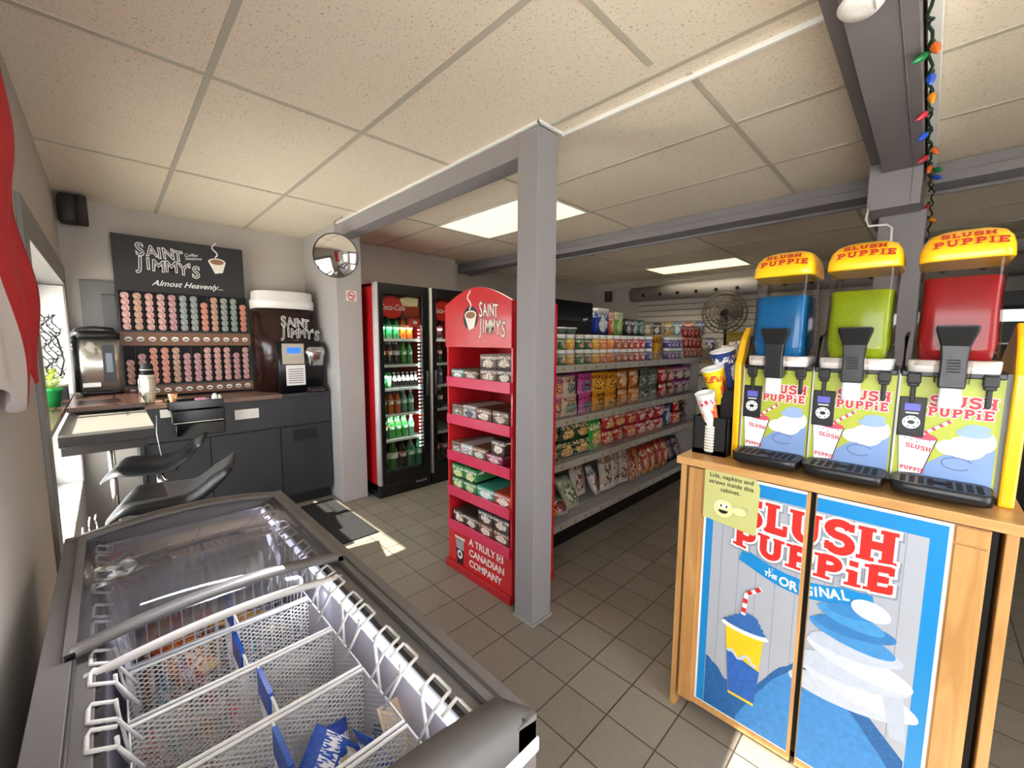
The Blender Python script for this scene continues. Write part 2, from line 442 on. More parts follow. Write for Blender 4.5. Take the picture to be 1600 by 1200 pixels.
# ------------------------------------------------------------------ room
fl = MB().m(floorm()).box((-.2,-1.8,-.05),(6.4,4.6,0)); struct(fl, 'floor')
ce = MB().m(ceilm()).box((-.4,-2,CEIL),(6.6,4.8,CEIL+.05)); struct(ce, 'ceiling')
# left wall with two window openings; the far one reaches the coffee wall
w = mb(WALL)
w.box((-.42,2.38+.0,1.9),(-.2,4.42,CEIL)); w.box((-.42,4.42,0),(-.2,4.7,CEIL)); w.box((-.42,.36,0),(-.2,2.38,CEIL))
w.box((-.42,-1.3,2.08),(-.2,.36,CEIL)); w.box((-.42,-1.3,0),(-.2,.36,.95)); w.box((-.42,-2,0),(-.2,-1.3,CEIL)); w.box((-.42,2.38,0),(-.2,4.42,.42))
struct(w, 'wall_left')
w = mb(WALL).box((-.2,4.5,0),(6.5,4.7,CEIL)); struct(w, 'wall_back')
w = mb(WALL).box((6.4,-2,0),(6.6,4.5,CEIL)); struct(w, 'wall_right')
w = mb(WALL).box((-.2,-2,0),(.1,-1.8,CEIL)).box((1.3,-2,0),(6.4,-1.8,CEIL)).box((.1,-2,2.35),(1.3,-1.8,CEIL)).box((.1,-2,0),(1.3,-1.8,.12)); struct(w, 'wall_front')
w = mb(P('aeaaa8', .6, var=.03, scale=4)).box((1.47,3.7,0),(1.70,4.5,CEIL)); struct(w, 'wall_stub', bevel=.004)
w = mb(WALL).box((1.7,4.28,0),(3.2,4.5,CEIL)); struct(w, 'wall_nook')
# grey casing and frame of the far window
t = mb(P('7e7a76', .5, var=.05)).box((-.2,2.31,.4),(-.185,2.45,2.02)).box((-.2,2.45,1.88),(-.185,4.44,2.02)).box((-.2,4.4,.42),(-.19,4.49,2.02)).box((-.42,2.38,1.885),(-.2,4.42,1.9))
struct(t, 'trim_1', bevel=.002)
wf = mb(WHT)
for a, b in (((-.40,2.38,.42),(-.34,2.46,1.9)),((-.40,4.34,.42),(-.34,4.42,1.9)),((-.40,2.38,1.8),(-.34,4.42,1.9)),((-.40,2.38,.42),(-.34,4.42,.5)),((-.40,3.36,.5),(-.35,3.42,1.8))): wf.box(a, b)
wf.box((-.34,2.38,.42),(-.2,4.42,.44)); wf.box((-.34,4.4,.44),(-.2,4.42,1.88))
wo = struct(wf, 'window_1', bevel=.003)
mb(woodm('dark_top', '2a1c18', '4a332b', False, 1.0, .25)).box((-.34,2.5,1.07),(-.2,4.4,1.10)).build('window_sill', parent=wo)
mb(GLASS).box((-.375,2.46,.5),(-.370,4.34,1.8)).build('pane', parent=wo)
wf = mb(WHT)
for a, b in (((-.40,-1.3,.95),(-.34,-1.24,2.08)),((-.40,.30,.95),(-.34,.36,2.08)),((-.40,-1.3,2.0),(-.34,.36,2.08)),((-.40,-1.3,.95),(-.34,.36,1.02))): wf.box(a, b)
wo = struct(wf, 'window_2'); mb(GLASS).box((-.375,-1.24,1.02),(-.370,.30,2.0)).build('pane', parent=wo)
wf = mb(WHT)
for a, b in (((.1,-1.95,.12),(.16,-1.87,2.35)),((1.24,-1.95,.12),(1.3,-1.87,2.35)),((.1,-1.95,2.28),(1.3,-1.87,2.35)),((.1,-1.95,.12),(1.3,-1.87,.2)),((.68,-1.95,.2),(.72,-1.87,2.28))): wf.box(a, b)
wo = struct(wf, 'window_3'); mb(GLASS).box((.16,-1.915,.2),(1.24,-1.91,2.28)).build('pane', parent=wo)
# outside: pavement and a pale facade
struct(mb(P('e6e3da', .8, var=.06, scale=3)).box((-14,-12,-.25),(-.42,16,-.2)), 'ground_outside')
tag(mb(P('dcdcd8', .8, var=.05)).box((-9,1,-.2),(-8.6,14,2.0)).build('pale_building'), 'pale building seen small and overexposed through the far left window', 'building')
# ceiling grid
g = mb(TBAR)
def gx(x, y0, y1, w_=.012): g.box((x-w_,y0,CEIL-.003),(x+w_,y1,CEIL+.001))
def gy(y, x0, x1, w_=.012): g.box((x0,y-w_,CEIL-.0035),(x1,y+w_,CEIL+.0005))
for x in (-.25+.0,.35,.965): gx(x, -2, 4.5)
for y in (-1.6,-.4,.8,2.04,3.28): gy(y, -.2, 1.5)
gx(1.57,-2,1.36); gx(1.67,-.9,1.36,.008)
for x in (2.16,2.78): gx(x,-2,4.3)
for y in (-.47,.72,1.95,3.15,4.2): gy(y, 1.64, 3.42)
for x in (4.1,4.76,5.42,6.05): gx(x,-2,4.5)
for y in (-.75,.46,1.67,2.88,4.09): gy(y, 3.42, 6.4)
struct(g, 'trim_2')
# header, post
h = mb(GREY).box((1.50,1.49,2.40),(1.63,3.7,2.515)); struct(h, 'trim_3', bevel=.003)
h = mb(WHT).box((1.485,1.34,2.508),(1.50,3.7,2.519)).box((1.485,1.335,2.508),(1.665,1.35,2.519)).box((1.655,-.9,2.500),(1.667,1.34,2.519)); struct(h, 'trim_4')
tag(mb(GREY).box((1.50,1.355,0),(1.645,1.49,2.507)).build('support_post', bevel=.003), 'grey square support post standing on the tiled floor in front of the red display stand', 'post')
mo = mb(P('9a958f', .8)).box((1.492,1.347,0),(1.653,1.498,.012)); struct(mo, 'trim_5')
# far cross beam and the big beam with its capital and post
h = mb(GREYD).box((3.41,.28,2.405),(3.60,4.5,2.515)).box((3.402,.28,2.455),(3.41,4.5,2.463)).box((3.585,.28,2.385),(3.605,4.5,2.405)).box((3.41,-1.8,2.405),(3.60,.05,2.515)).box((3.402,-1.8,2.455),(3.41,.05,2.463)).box((3.585,-1.8,2.385),(3.605,.05,2.405))
struct(h, 'trim_6', bevel=.002)
h = mb(P('7b7678', .6, var=.08, scale=9)).box((.2,.085,2.38),(3.3,.235,2.515)).box((.2,.235,2.43),(3.3,.285,2.515)).box((.2,.118,2.377),(3.3,.122,2.38))
struct(h, 'trim_7', bevel=.002)
h = mb(WHT).box((.2,.045,2.44),(3.3,.075,2.515)); struct(h, 'trim_8')
h = mb(GREYD).box((2.93,.085,2.20),(3.5,.29,2.515)).box((2.925,.12,2.2),(2.93,.125,2.515)); struct(h, 'trim_9', bevel=.003)
tag(mb(GREYD).box((3.12,.06,0),(3.32,.25,2.21)).build('beam_post', bevel=.003), 'grey post under the big ceiling beam, rising behind the slush machine', 'post')
# conduit hook
tag(mb(P('d8d8d4', .4)).tube([(2.93,.28,2.22),(2.9,.285,2.15),(2.9,.27,2.115),(2.9,.2,2.11),(2.9,.18,2.09),(2.9,.176,1.96)], .006).build('cable_hook'), 'pale bent cable hanging from the beam capital above the green slush bowl', 'cable')
# grey wall panel (electrical box) on coffee wall
p = thing('electrical_panel', 'flat dark grey electrical panel on the wall behind the hot water urn', 'electrical panel', (0,4.5,0))
mb(P('6f6d6c', .6)).box((-.12,-.025,1.52),(.3,-.002,1.94)).build('back_plate', parent=p)
mb(P('5b5a59', .5)).box((-.01,-.04,1.5),(.28,-.025,1.84)).build('door', parent=p, bevel=.003)
# speaker
p = thing('wall_speaker', 'small dark grey loudspeaker high in the corner above the window', 'speaker', (-.1,4.32,2.31))
mb(P('2c2928', .6)).loft([(0,-.03,.0,.045,.06,3),(.02,-.03,0,.055,.07,3),(.17,-.03,0,.055,.07,3),(.19,-.03,0,.045,.06,3)]).build('cabinet', parent=p)
mb(P('3a3532', .8, var=.2, scale=200)).loft([(.0,.035,-.02,.03,.055,3),(.19,.035,-.02,.03,.055,3)]).build('grille', parent=p)

# ------------------------------------------------------------------ ceiling lamps (troffers)
def troffer(label, x0, y0, x1, y1, e, lamp=7):
    t = thing('ceiling_light', label, 'ceiling light', ((x0+x1)/2,(y0+y1)/2,CEIL), group='recessed fluorescent panels')
    a, b = (x1-x0)/2, (y1-y0)/2
    f = mb(WHT).box((-a,-b,-.006),(a,-b+.02,-.001)).box((-a,b-.02,-.006),(a,b,-.001)).box((-a,-b,-.006),(-a+.02,b,-.001)).box((a-.02,-b,-.006),(a,b,-.001)); f.build('frame', parent=t)
    mb(P('fff0c0', .5, var=.02, scale=3, emit=e)).box((-a+.02,-b+.02,-.005),(a-.02,b-.02,-.002)).build('diffuser', parent=t)
    area('ceiling_lamp', ((x0+x1)/2,(y0+y1)/2,CEIL-.02), (0,0,-1), x1-x0-.06, y1-y0-.06, lamp, (1,.93,.74))
troffer('large glowing ceiling panel between the cooler and the grey post', 2.16, 1.96, 2.78, 3.15, 1.05)
troffer('glowing ceiling panel far back over the snack shelves beyond the cross beam', 5.43, 1.69, 6.04, 2.88, 1.05, 4.5)
# detector
d = thing('smoke_detector', 'white oval detector under the big grey ceiling beam', 'detector', (1.44,.19,2.378))
mb(WHT).lathe([(.03,0),(.055,-.003),(.062,-.012),(.052,-.022),(.02,-.026)][::-1], (0,0,0), 24, sy=.8).build('housing', parent=d)
mb(P('b5b3ae', .5)).box((-.02,-.03,-.0265),(.02,-.027,-.024)).build('slot', parent=d)
# string of coloured bulbs along the beam
s_ = thing('string_light', 'string of coloured christmas bulbs along the right edge of the big beam', 'string lights', (0,0,0))
pts = []
for k in range(90):
    t_ = k/89; x = 1.35+2.1*t_
    pts.append((x, .066+.006*sin(k*1.7), 2.39+.012*sin(k*.9)))
for k in range(60): pts.append((3.40+.01*sin(k), .05+.006*sin(k*1.3), 2.40-.012*k))
mb(P('12301c', .6)).tube(pts, .0045, 5).build('wire', parent=s_)
cols = [('d8641e','orange'),('0f7a3e','green'),('1c50c8','blue'),('e0901e','amber'),('c02838','red')]
bl = [(1.80,2.39,0,-.3),(1.83,2.38,1,.9),(1.99,2.39,2,0),(2.14,2.39,3,-.1),(2.25,2.37,4,.8),(2.46,2.37,2,.7),(2.69,2.38,0,-.5),(2.76,2.37,4,.8),(2.97,2.39,0,.1),(3.03,2.38,1,-1.1),(3.12,2.37,2,-1.0),(3.39,2.3,4,.2),(3.39,2.22,3,-.8),(3.39,2.1,2,.1),(3.39,2.0,0,-.9)]
for i, (x, z, c, tl) in enumerate(bl):
    mt = Matrix.Translation((x, .062, z)) @ Matrix.Rotation(tl, 4, 'X') @ Matrix.Rotation(.5, 4, 'Y')
    b_ = mb(P(cols[c][0], .2, coat=.5)).lathe([(.006,-.014),(.011,-.022),(.0125,-.032),(.009,-.048),(.002,-.062)][::-1], n=10, mtx=mt)
    b_.m(P('12301c', .6)).lathe([(.007,-.016),(.007,.004)], n=8, mtx=mt)
    b_.build('bulb', parent=s_, label=cols[c][1]+' bulb')

# ------------------------------------------------------------------ convex mirror, no smoking
m_ = thing('convex_mirror', 'round convex security mirror hanging at the end of the ceiling header', 'mirror', (1.38,3.46,2.19), rz=radians(-35))
Rr_ = .42; a_ = .175
prof = [(Rr_*sin(t), Rr_*cos(t)-Rr_*cos(math.asin(a_/Rr_))) for t in [math.asin(a_/Rr_)*(1-k/10) for k in range(11)]]
rx = Matrix.Rotation(radians(98), 4, 'X')
mb(P('f2f2f2', .03, 1, var=.01)).lathe(prof[:-1]+[(.0005, prof[-1][1])], n=40, mtx=rx, cap=False).build('mirror_face', parent=m_)
mb(P('3a3a3a', .4)).lathe([(a_-.004,-.008),(a_+.002,-.006),(a_+.002,.006),(a_-.002,.006)], n=40, mtx=rx, cap=False).lathe([(.16,-.012),(.17,-.006)], n=40, mtx=rx).build('rim', parent=m_)
mb(STEEL).tube([(0,.02,.15),(-.01,.04,.28),(.05,.06,.325)], .004).build('hanger', parent=m_)
fr = frY((1.553,3.699,1.855))
p = thing('no_smoking_sign', 'small square no smoking sign on the grey wall stub', 'sign', (1.553,3.699,1.855))
fr0 = frY((0,0,0))
mb(P('f2dcd6', .5)).rect(fr0, 0,0,.095,.092,.002).build('plate', parent=p)
s2 = mb(P('b02024', .5))
s2.stroke(fr0, arc(.0475,.05,.032,.032,0,360,24), .007, .0006, .002); s2.stroke(fr0, [(.025,.073),(.07,.027)], .007, .0006, .002)
s2.m(BLK).rect(fr0, .024,.046,.07,.053,.0004,.002).rect(fr0,.02,.006,.075,.011,.0004,.002); s2.build('symbol', parent=p)

# ------------------------------------------------------------------ flag
FX = -.165
f = MB()
nU, nV = 30, 40
def flagpt(u, v):   # u 0..1 along y from 1.25 to ~2.0 ; v 0..1 downwards
    y = 1.05+u*(.97-.06*v); z = 2.42-v*(1.05)
    z += -.10*u*(1-v) + (.045*math.sin(u*7+1)*v) - (.05 if u > .93 else 0)*v
    if u > .8: y += .03*sin(v*9+.6)
    x = FX+.012*sin(u*17+v*4)+.01*sin(v*13+u*5)
    return (x, y, z)
f.m(P('c11622', .75, var=.06)); f.m(P('d9d2cd', .75)); rows = []
for i in range(nU+1): rows.append([f._v(flagpt(i/nU, j/nV)) for j in range(nV+1)])
for i in range(nU):
    for j in range(nV):
        edge = .565
        f.cur = 0 if i/nU > edge else 1
        f.face([rows[i][j], rows[i+1][j], rows[i+1][j+1], rows[i][j+1]], True)
fo = f.build('flag'); md = fo.modifiers.new('s', 'SOLIDIFY'); md.thickness = .002
tag(fo, 'red and white cloth flag hanging on the left wall before the window', 'flag')
mb(P('4a3626', .5)).box((-.2,1.0,2.40),(-.17,1.08,2.44)).build('flag_clip', parent=fo)

# ------------------------------------------------------------------ coffee counter
DK = P('2b2d30', .42, var=.06); DKW = woodm('dark_walnut', '3a2c26', '5a473d', 'x' and False, 1.0, .4)
ct = thing('coffee_counter', 'charcoal base counter along the back wall under the coffee pod rack', 'counter', (.8,3.92,0))
b = mb(DK).box((-.66,.02,.10),(.655,.57,1.0)); b.m(BLKM).box((-.66,.06,0),(.655,.57,.1)); b.build('body', parent=ct)
for i, (x0, x1) in enumerate(((-.655,-.275),(-.27,.225),(.23,.652))):
    d = mb(DK).box((x0,0,.12),(x1,.018,.735)).build('door', parent=ct, bevel=.002)
    if i == 2: mb(BLKM).box((.33,-.004,.60),(.53,.0,.70)).build('door_slot', parent=d)
mb(P('303236', .4)).box((-.66,0,.745),(.655,.018,1.0)).build('apron', parent=ct, bevel=.002)
mb(WHT).rect(frY((0,0,0)), -.1,.85,.07,.93,.002,.001).build('paper_notice', parent=ct)
mb(WHT).rect(frY((0,0,0)), -.56,.925,-.5,.985,.002,.001).build('sticker', parent=ct, label='white sticker')
k = mb(woodm('walnut_top', '6b5244', '8d7260', False, 1.0, .35)).box((-.64,-.03,1.0),(.25,.575,1.035)); k.m(P('35373a', .35)).box((.25,-.01,1.0),(.66,.575,1.03))
k.build('worktop', parent=ct, bevel=.003)
# raised dark slab at left and bright bar table
st = thing('side_counter', 'raised dark wood counter in the window corner under the hot water urn', 'counter', (0,3.9,0))
mb(woodm('dark_top', '2a1c18', '4a332b', False, 1.0, .25)).box((-.195,-.42,1.07),(.15,.58,1.10)).build('worktop', parent=st, bevel=.003)
mb(DK).box((.115,.0,.0),(.138,.58,1.07)).box((-.19,.5,.75),(.115,.58,1.07)).build('support_panel', parent=st)
tb = thing('bar_table', 'pale stone topped bar shelf in the window beside the stools', 'table', (-.03,3.2,0))
mb(P('6e6b62', .45, var=.16, scale=60)).box((-.165,-.37,1.035),(.175,.58,1.05)).build('tabletop', parent=tb)
mb(P('201c1c', .35)).box((-.168,-.372,.985),(.178,.575,1.035)).build('edge_band', parent=tb, bevel=.003)
mb(P('2a2422', .5)).box((-.165,-.30,.93),(.15,.5,.985)).build('apron', parent=tb)
mb(STEEL).tube([(.0,.45,.93),(.0,.45,.0)], .018, 12).lathe([(.11,0),(.1,.01),(.02,.02)], (.0,.45,0), 24).build('table_leg', parent=tb)
tag(mb(P('d8d8d8', .4)).tube([(.19,3.4,1.02),(.185,3.42,.9),(.2,3.45,.75),(.2,3.5,.6)], .003).build('cable'), 'thin white cable hanging from the end of the bar shelf', 'cable')
# urn
u = thing('hot_water_urn', 'chrome and black hot water dispenser on the raised dark counter', 'water urn', (-.06,4.27,1.10), rz=radians(4))
mb(P('cfcac0', .32, .9, var=.12, scale=6)).loft([(.03,0,0,.12,.12,5),(.40,0,0,.12,.12,5)]).build('tank', parent=u)
mb(BLK).loft([(0,0,0,.122,.125,5),(.03,0,0,.122,.125,5)]).build('base', parent=u)
mb(BLK).loft([(.40,0,0,.128,.13,5),(.44,0,0,.128,.13,5),(.46,0,0,.105,.11,5)]).build('lid', parent=u)
mb(BLK).rbox((-.13,-.13,.03),(-.105,.05,.42),.01).build('side_strip', parent=u)
mb(BLK).box((.02,-.132,.09),(.085,-.118,.36)).m(P('3c4650', .2)).box((.035,-.135,.16),(.07,-.131,.3)).build('control_strip', parent=u)
mb(WHT).rect(frY((0,-.12,0)), -.09,.06,-.0,.09,.001,.001).build('name_plate', parent=u)
mb(BLK).tube([(-.12,0,.44),(-.09,-.02,.475),(.0,-.03,.485),(.09,-.02,.475),(.12,0,.44)], .009, 8).build('handle', parent=u)
# plant pot in window
p = thing('potted_plant', 'small leafy plant in a green pot at the window', 'plant', (-.265,3.62,1.10))
mb(P('1f9a4c', .45)).lathe([(.04,0),(.052,.09),(.06,.092),(.06,.11),(.052,.11),(.045,.09)], n=24).build('pot', parent=p)
lf = mb(P('b7c95a', .5, var=.25))
for i in range(46):
    a = R.uniform(0, 2*pi); e = R.uniform(.2, 1.3); L_ = R.uniform(.06, .14)
    d = Vector((cos(a)*cos(e)*.6, sin(a)*cos(e), sin(e))); c0 = Vector((0,0,.1)); c1 = c0+d*L_
    sd = d.cross(Z).normalized()*R.uniform(.010,.018); tip = c1+d*.035+Vector((0,0,-.012))
    q = [lf._v(x) for x in (c1-d*.02, c1+sd, tip, c1-sd)]; lf.face(q)
    lf.tube([c0, c1], .0012, 4)
lf.build('foliage', parent=p)
# string light bundle + rack in the window
p = thing('window_light_string', 'bundle of dark string lights hanging in the far window', 'string lights', (-.27,4.1,0))
w_ = mb(P('14161a', .6))
for q in range(4):
    pts = [(.02*q-.03+.02*sin(k*1.1+q), .03*q-.05+.03*sin(k*.7+2*q), 1.66-k*.025) for k in range(18)]
    w_.tube(pts, .004, 5)
    for k in range(1, 18, 1):
        a = R.uniform(0, 6.28); x, y, z = pts[k]
        w_.tube([(x,y,z),(x+.02*cos(a), y+.035*sin(a), z+.01)], .0035, 5)
w_.tube([(.0,.0,1.55),(.03,.06,1.5),(.05,.07,1.35),(.03,.02,1.25)], .006, 5)
w_.build('wire', parent=p)
mb(P('14161a', .6)).box((-.06,-.2,1.62),(-.05,.18,1.63)).build('rod', parent=p)
mb(P('0f0f10', .5)).box((-.06,-.12,1.10),(.06,.02,1.19)).build('battery_box', parent=p)
p = thing('window_sign', 'blue and white board with dark scrollwork seen in the far window', 'sign', (-.33,3.7,0))
mb(P('a9c4e6', .6)).box((-.006,-.10,1.16),(0,.12,1.46)).build('board', parent=p)
sc_ = mb(P('26282c', .5))
for k in range(9):
    cy, cz = R.uniform(-.35,.3), R.uniform(1.2,1.6); sc_.tube([(.012, cy+.05*cos(t)*(1-t/9), cz+.05*sin(t)*(1-t/9)) for t in [j*.6 for j in range(12)]], .003, 4)
for z in (1.18,1.42,1.62): sc_.tube([(.012,-.4,z),(.012,.45,z)], .004, 5)
sc_.build('scrollwork', parent=p)
# cable odds and ends low at the window
p = mb(P('d8d4cc', .6))
for k in range(5): p.tube([(-.19+.02*k, 2.7+.1*k+.08*sin(t*1.9+k), .46+.05*sin(t+k)+.01*t) for t in [j*.5 for j in range(12)]], .004, 5)
tag(p.build('loose_wires'), 'loose pale wires tangled along the low window ledge', 'wires')

# ------------------------------------------------------------------ coffee pod rack
rk = thing('coffee_pod_rack', 'black and brown two tier coffee pod rack with a black header board', 'display rack', (.5,4.42,1.035))
bw = .43
mb(BLKM).box((-bw,-.02,0),(bw,.05,.84)).build('back_panel', parent=rk)
for z0, z1 in ((.02,.095),(.415,.52)):
    mb(P('7a5236', .45, var=.1)).box((-bw,-.095,z0),(bw,-.06,z1)).build('label_strip', parent=rk)
mb(P('1a1a1b', .4)).box((-bw,-.06,0),(-bw+.012,-.02,.84)).box((bw-.012,-.06,0),(bw,-.02,.84)).box((-bw,-.1,.095),(bw,-.02,.11)).box((-bw,-.1,.52),(bw,-.02,.535)).build('tray_frame', parent=rk)
for k in range(13):
    x = -bw+.012+k*(2*bw-.024)/12
    mb(P('3a322e', .5)).box((x-.002,-.062,.11),(x+.002,-.02,.41)).box((x-.002,-.062,.535),(x+.002,-.02,.83)).build('divider', parent=rk)
lb = MB()
for r_, zc in ((0,.058),(1,.468)):
    for k in range(12):
        x = -bw+.048+k*.0697
        frr = frY((x,-.0952,zc)); lb.m(WHT).disc(frr,0,0,.022,.018,.0006); lb.m(P(['8a4a3a','3c6a4a','444444','9a3030'][(k+r_)%4], .5)).disc(frr,0,-.004,.016,.006,.0005,.0006)
lb.build('flavour_badge', parent=rk)
hb = mb(P('201e1d', .45)).box((-bw,-.035,.84),(bw-.012,-.012,1.265)).build('header_board', parent=rk)
fh = frY((0,-.0355,.84))
def st_jimmy(m, fr, u, v, s, black=BLK, white=WHT, z=0, sx_=1.0, bold=-.004):
    for layer in range(2):
        m.m(white if layer == 0 else black)
        of = (.012+max(0,bold))*s if layer == 0 else bold*s
        x = u
        for j, (ch, w_) in enumerate(zip('SAINT', (.175,.18,.085,.185,.17))):
            m.text(fr, ch, (.34 if j == 0 else .29)*s, x, v+(.19+.012*(j%2))*s-.06*(x-u), .0005+1.5e-5*j, z+.0008*layer, off=of, align='LEFT', sx=.86*min(1,sx_*1.08), shear=-.12, rot=-.06+.05*(j%2)); x += w_*s*sx_
        x = u+.01*s
        for j, (ch, w_) in enumerate(zip("JIMMY'S", (.14,.085,.225,.225,.175,.065,.17))):
            m.text(fr, ch, (.34 if j in (0,6) else .31)*s, x, v+(-.07+.014*(j%2)-(.03 if j == 6 else 0))*s-.06*(x-u), .0005+1.5e-5*j, z+.0008*layer, off=of, align='LEFT', sx=.86*min(1,sx_*1.08), shear=-.02, rot=-.07+.06*(j%2)); x += w_*s*sx_
L = MB(); st_jimmy(L, fh, -.295, .205, .40, sx_=.92)
L.m(WHT).text(fh, 'Coffee', .034, .0, .31, .0006, 0, shear=.4, rot=.1, align='LEFT'); L.text(fh, 'Sessions', .034, .005, .283, .0006, 0, shear=.4, rot=.1, align='LEFT')
L.text(fh, 'Almost Heavenly...', .062, .02, .055, .0006, 0, shear=.45, off=.0006)
L.build('header_lettering', parent=hb)
L = MB()
def cup_art(m, fr, u, v, s, z=0):
    m.m(P('1a2030', .5)).disc(fr, u, v+.03*s, .125*s, .125*s, .0005, z)
    m.m(P('f4eede', .5)).poly(fr, [(u-.1*s,v+.06*s),(u+.1*s,v+.06*s),(u+.06*s,v-.08*s),(u-.03*s,v-.1*s)], .0005, z+.0006)
    m.disc(fr, u, v+.06*s, .1*s, .05*s, .0005, z+.0007); m.m(P('9a6a48', .5)).disc(fr, u, v+.06*s, .08*s, .036*s, .0005, z+.0013)
    m.m(WHT).stroke(fr, [(u-.02*s+.03*s*sin(k*.9), v+.12*s+.025*s*k) for k in range(9)], .016*s, .0005, z+.0006)
cup_art(L, fh, .225, .255, .62); L.build('cup_picture', parent=hb)
# pods
podm = {}
def pod(colname, c1, c2):
    if colname in podm: return podm[colname]
    m, ns, ln, bb = newmat('pod_lid_'+colname)
    tc = node(ns, 'ShaderNodeTexCoord'); mp = node(ns, 'ShaderNodeMapping'); mp.inputs['Scale'].default_value = (1, 1, 2.4); mp.inputs['Rotation'].default_value = (0, .6, 0)
    wv = node(ns, 'ShaderNodeTexNoise'); wv.inputs['Scale'].default_value = 5.5; wv.inputs['Detail'].default_value = 2
    ln.new(tc.outputs['Generated'], mp.inputs[0]); ln.new(mp.outputs[0], wv.inputs['Vector'])
    cr = node(ns, 'ShaderNodeValToRGB'); cr.color_ramp.interpolation = 'CONSTANT'; cr.color_ramp.elements[0].color = hexc(c1)+(1,)
    cr.color_ramp.elements[1].position = .5; cr.color_ramp.elements[1].color = hexc(c2)+(1,)
    ln.new(wv.outputs['Fac'], cr.inputs[0]); ln.new(cr.outputs[0], bb.inputs['Base Color']); bb.inputs['Roughness'].default_value = .35
    podm[colname] = m; return m
PC = {'red': ('9c2a26','e4c8bc'), 'pink': ('8a2a38','d8b0ac'), 'grey green': ('44504a','b8c0b6'), 'orange': ('b03c1c','e0a88c'), 'tan': ('8a4a30','dab898'), 'sage': ('3c5646','a8bca8')}
protos = {}
mtp = Matrix.Rotation(radians(90), 4, 'X')
for cn, (a, b) in PC.items():
    q = mb(P('e6ddd2', .5)).lathe([(.017,-.022),(.023,.0)], n=16, mtx=mtp); q.m(pod(cn, a, b)).lathe([(.0255,0),(.0255,.003)], n=20, mtx=mtp)
    o = q.build('coffee_pod'); tag(o, 'x', 'coffee pod', 'coffee pods in the rack'); protos[cn] = o
used = set()
upc = ['red','tan','red','red','pink','grey green','grey green','orange','tan','grey green','sage','orange']
upn = [6,6,6,6,6,6,6,5,6,6,6,5]
loc_ = ['red','pink','orange','orange','tan','pink','pink','red','red','red','pink','red']
lon = [4,5,6,6,6,5,5,6,6,6,5,6]
for tier, (cols_, nums, zt) in enumerate(((upc,upn,.562),(loc_,lon,.137))):
    for c in range(12):
        x = .5-bw+.048+c*.0697
        for r_ in range(nums[c]):
            cn = cols_[c]
            lab = f"{cn} lidded coffee pod, {'upper' if tier==0 else 'lower'} rack tier, {ORD[c]} column from left, {ORD[r_]} up"
            loc = (x, 4.345-.004*R.random(), 1.035+zt+r_*.0475)
            if cn not in used: used.add(cn); protos[cn].location = loc; protos[cn]['label'] = lab
            else: dup(protos[cn], loc, lab)
# barrel dispenser
p = thing('coffee_barrel', 'dark brown coffee bin with a thick white rim at the right of the pod rack', 'bin', (1.185,4.25,1.035))
BRN = P('2c1410', .25, var=.15, scale=5, coat=.15)
mb(BRN).loft([(0,0,0,.235,.19,2.6),(.75,0,0,.245,.2,2.6)], n=40).build('bin_body', parent=p)
mb(WHT).loft([(.745,0,0,.255,.215,2.6),(.80,0,0,.256,.217,2.6),(.82,0,0,.255,.208,2.6),(.83,0,0,.245,.2,2.6),(.89,0,0,.245,.2,2.6),(.90,0,0,.235,.19,2.6)], n=40).build('lid', parent=p)
L = MB(); st_jimmy(L, frY((0,-.207,0)), -.075, .52, .37, sx_=.8); L.build('lettering', parent=p)
# brewer
p = thing('coffee_brewer', 'black and silver single cup coffee brewer in front of the brown bin', 'coffee maker', (1.235,3.985,1.03))
mb(BLK).rbox((-.185,-.03,0),(.185,.055,.46),.02).build('body', parent=p)
mb(P('b8b0a0', .35)).box((-.155,-.045,.26),(.02,-.03,.44)).build('control_face', parent=p)
mb(P('2c6ad8', .3, emit=.9)).box((-.12,-.049,.355),(-.01,-.045,.405)).build('display', parent=p)
b_ = mb(P('d8d0c0', .4))
for k in range(4): b_.box((-.115+.03*k,-.049,.335),(-.095+.03*k,-.045,.345))
b_.build('button', parent=p)
n_ = mb(WHT).box((-.13,-.042,.07),(.025,-.032,.25)); n_.m(P('55504a', .5))
for k in range(7): n_.box((-.115,-.0435,.09+.02*k),(.01,-.042,.096+.02*k))
n_.build('instruction_card', parent=p)
mb(STEEL).loft([(.24,.11,-.05,.06,.05,4),(.33,.11,-.05,.07,.055,4),(.36,.11,-.05,.085,.06,4),(.41,.11,-.04,.07,.05,4)]).build('brew_head', parent=p)
mb(BLKM).rbox((.03,-.10,0),(.18,-.03,.05),.01).build('drip_tray', parent=p); mb(STEEL).box((.05,-.103,.012),(.16,-.1,.02)).build('tray_trim', parent=p)
# condiment caddy
p = thing('condiment_caddy', 'black glossy condiment organiser hung on the counter front', 'organizer', (.44,3.82,0))
GB = P('08080a', .16)
q = mb(GB).box((-.16,-.03,.99),(.17,.0,1.05)).box((-.16,.0,.99),(.17,.07,1.0)).box((-.16,.066,.99),(.17,.07,1.06)).box((-.16,-.03,.99),(-.156,.07,1.05)).box((.166,-.03,.99),(.17,.07,1.05)).box((.0,-.03,.99),(.004,.07,1.045))
q.build('top_bin', parent=p, bevel=.002)
mb(GB).box((-.15,-.06,.89),(.17,.0,.985)).build('middle_drawer', parent=p, bevel=.006)
mb(GB).box((-.13,-.05,.79),(.17,.0,.885)).build('lower_drawer', parent=p, bevel=.006)
k = mb(P('d9d6cc', .5)).rect(frY((0,-.0605,0)), -.14,.893,.16,.897,.001); k.build('drawer_edge', parent=p)
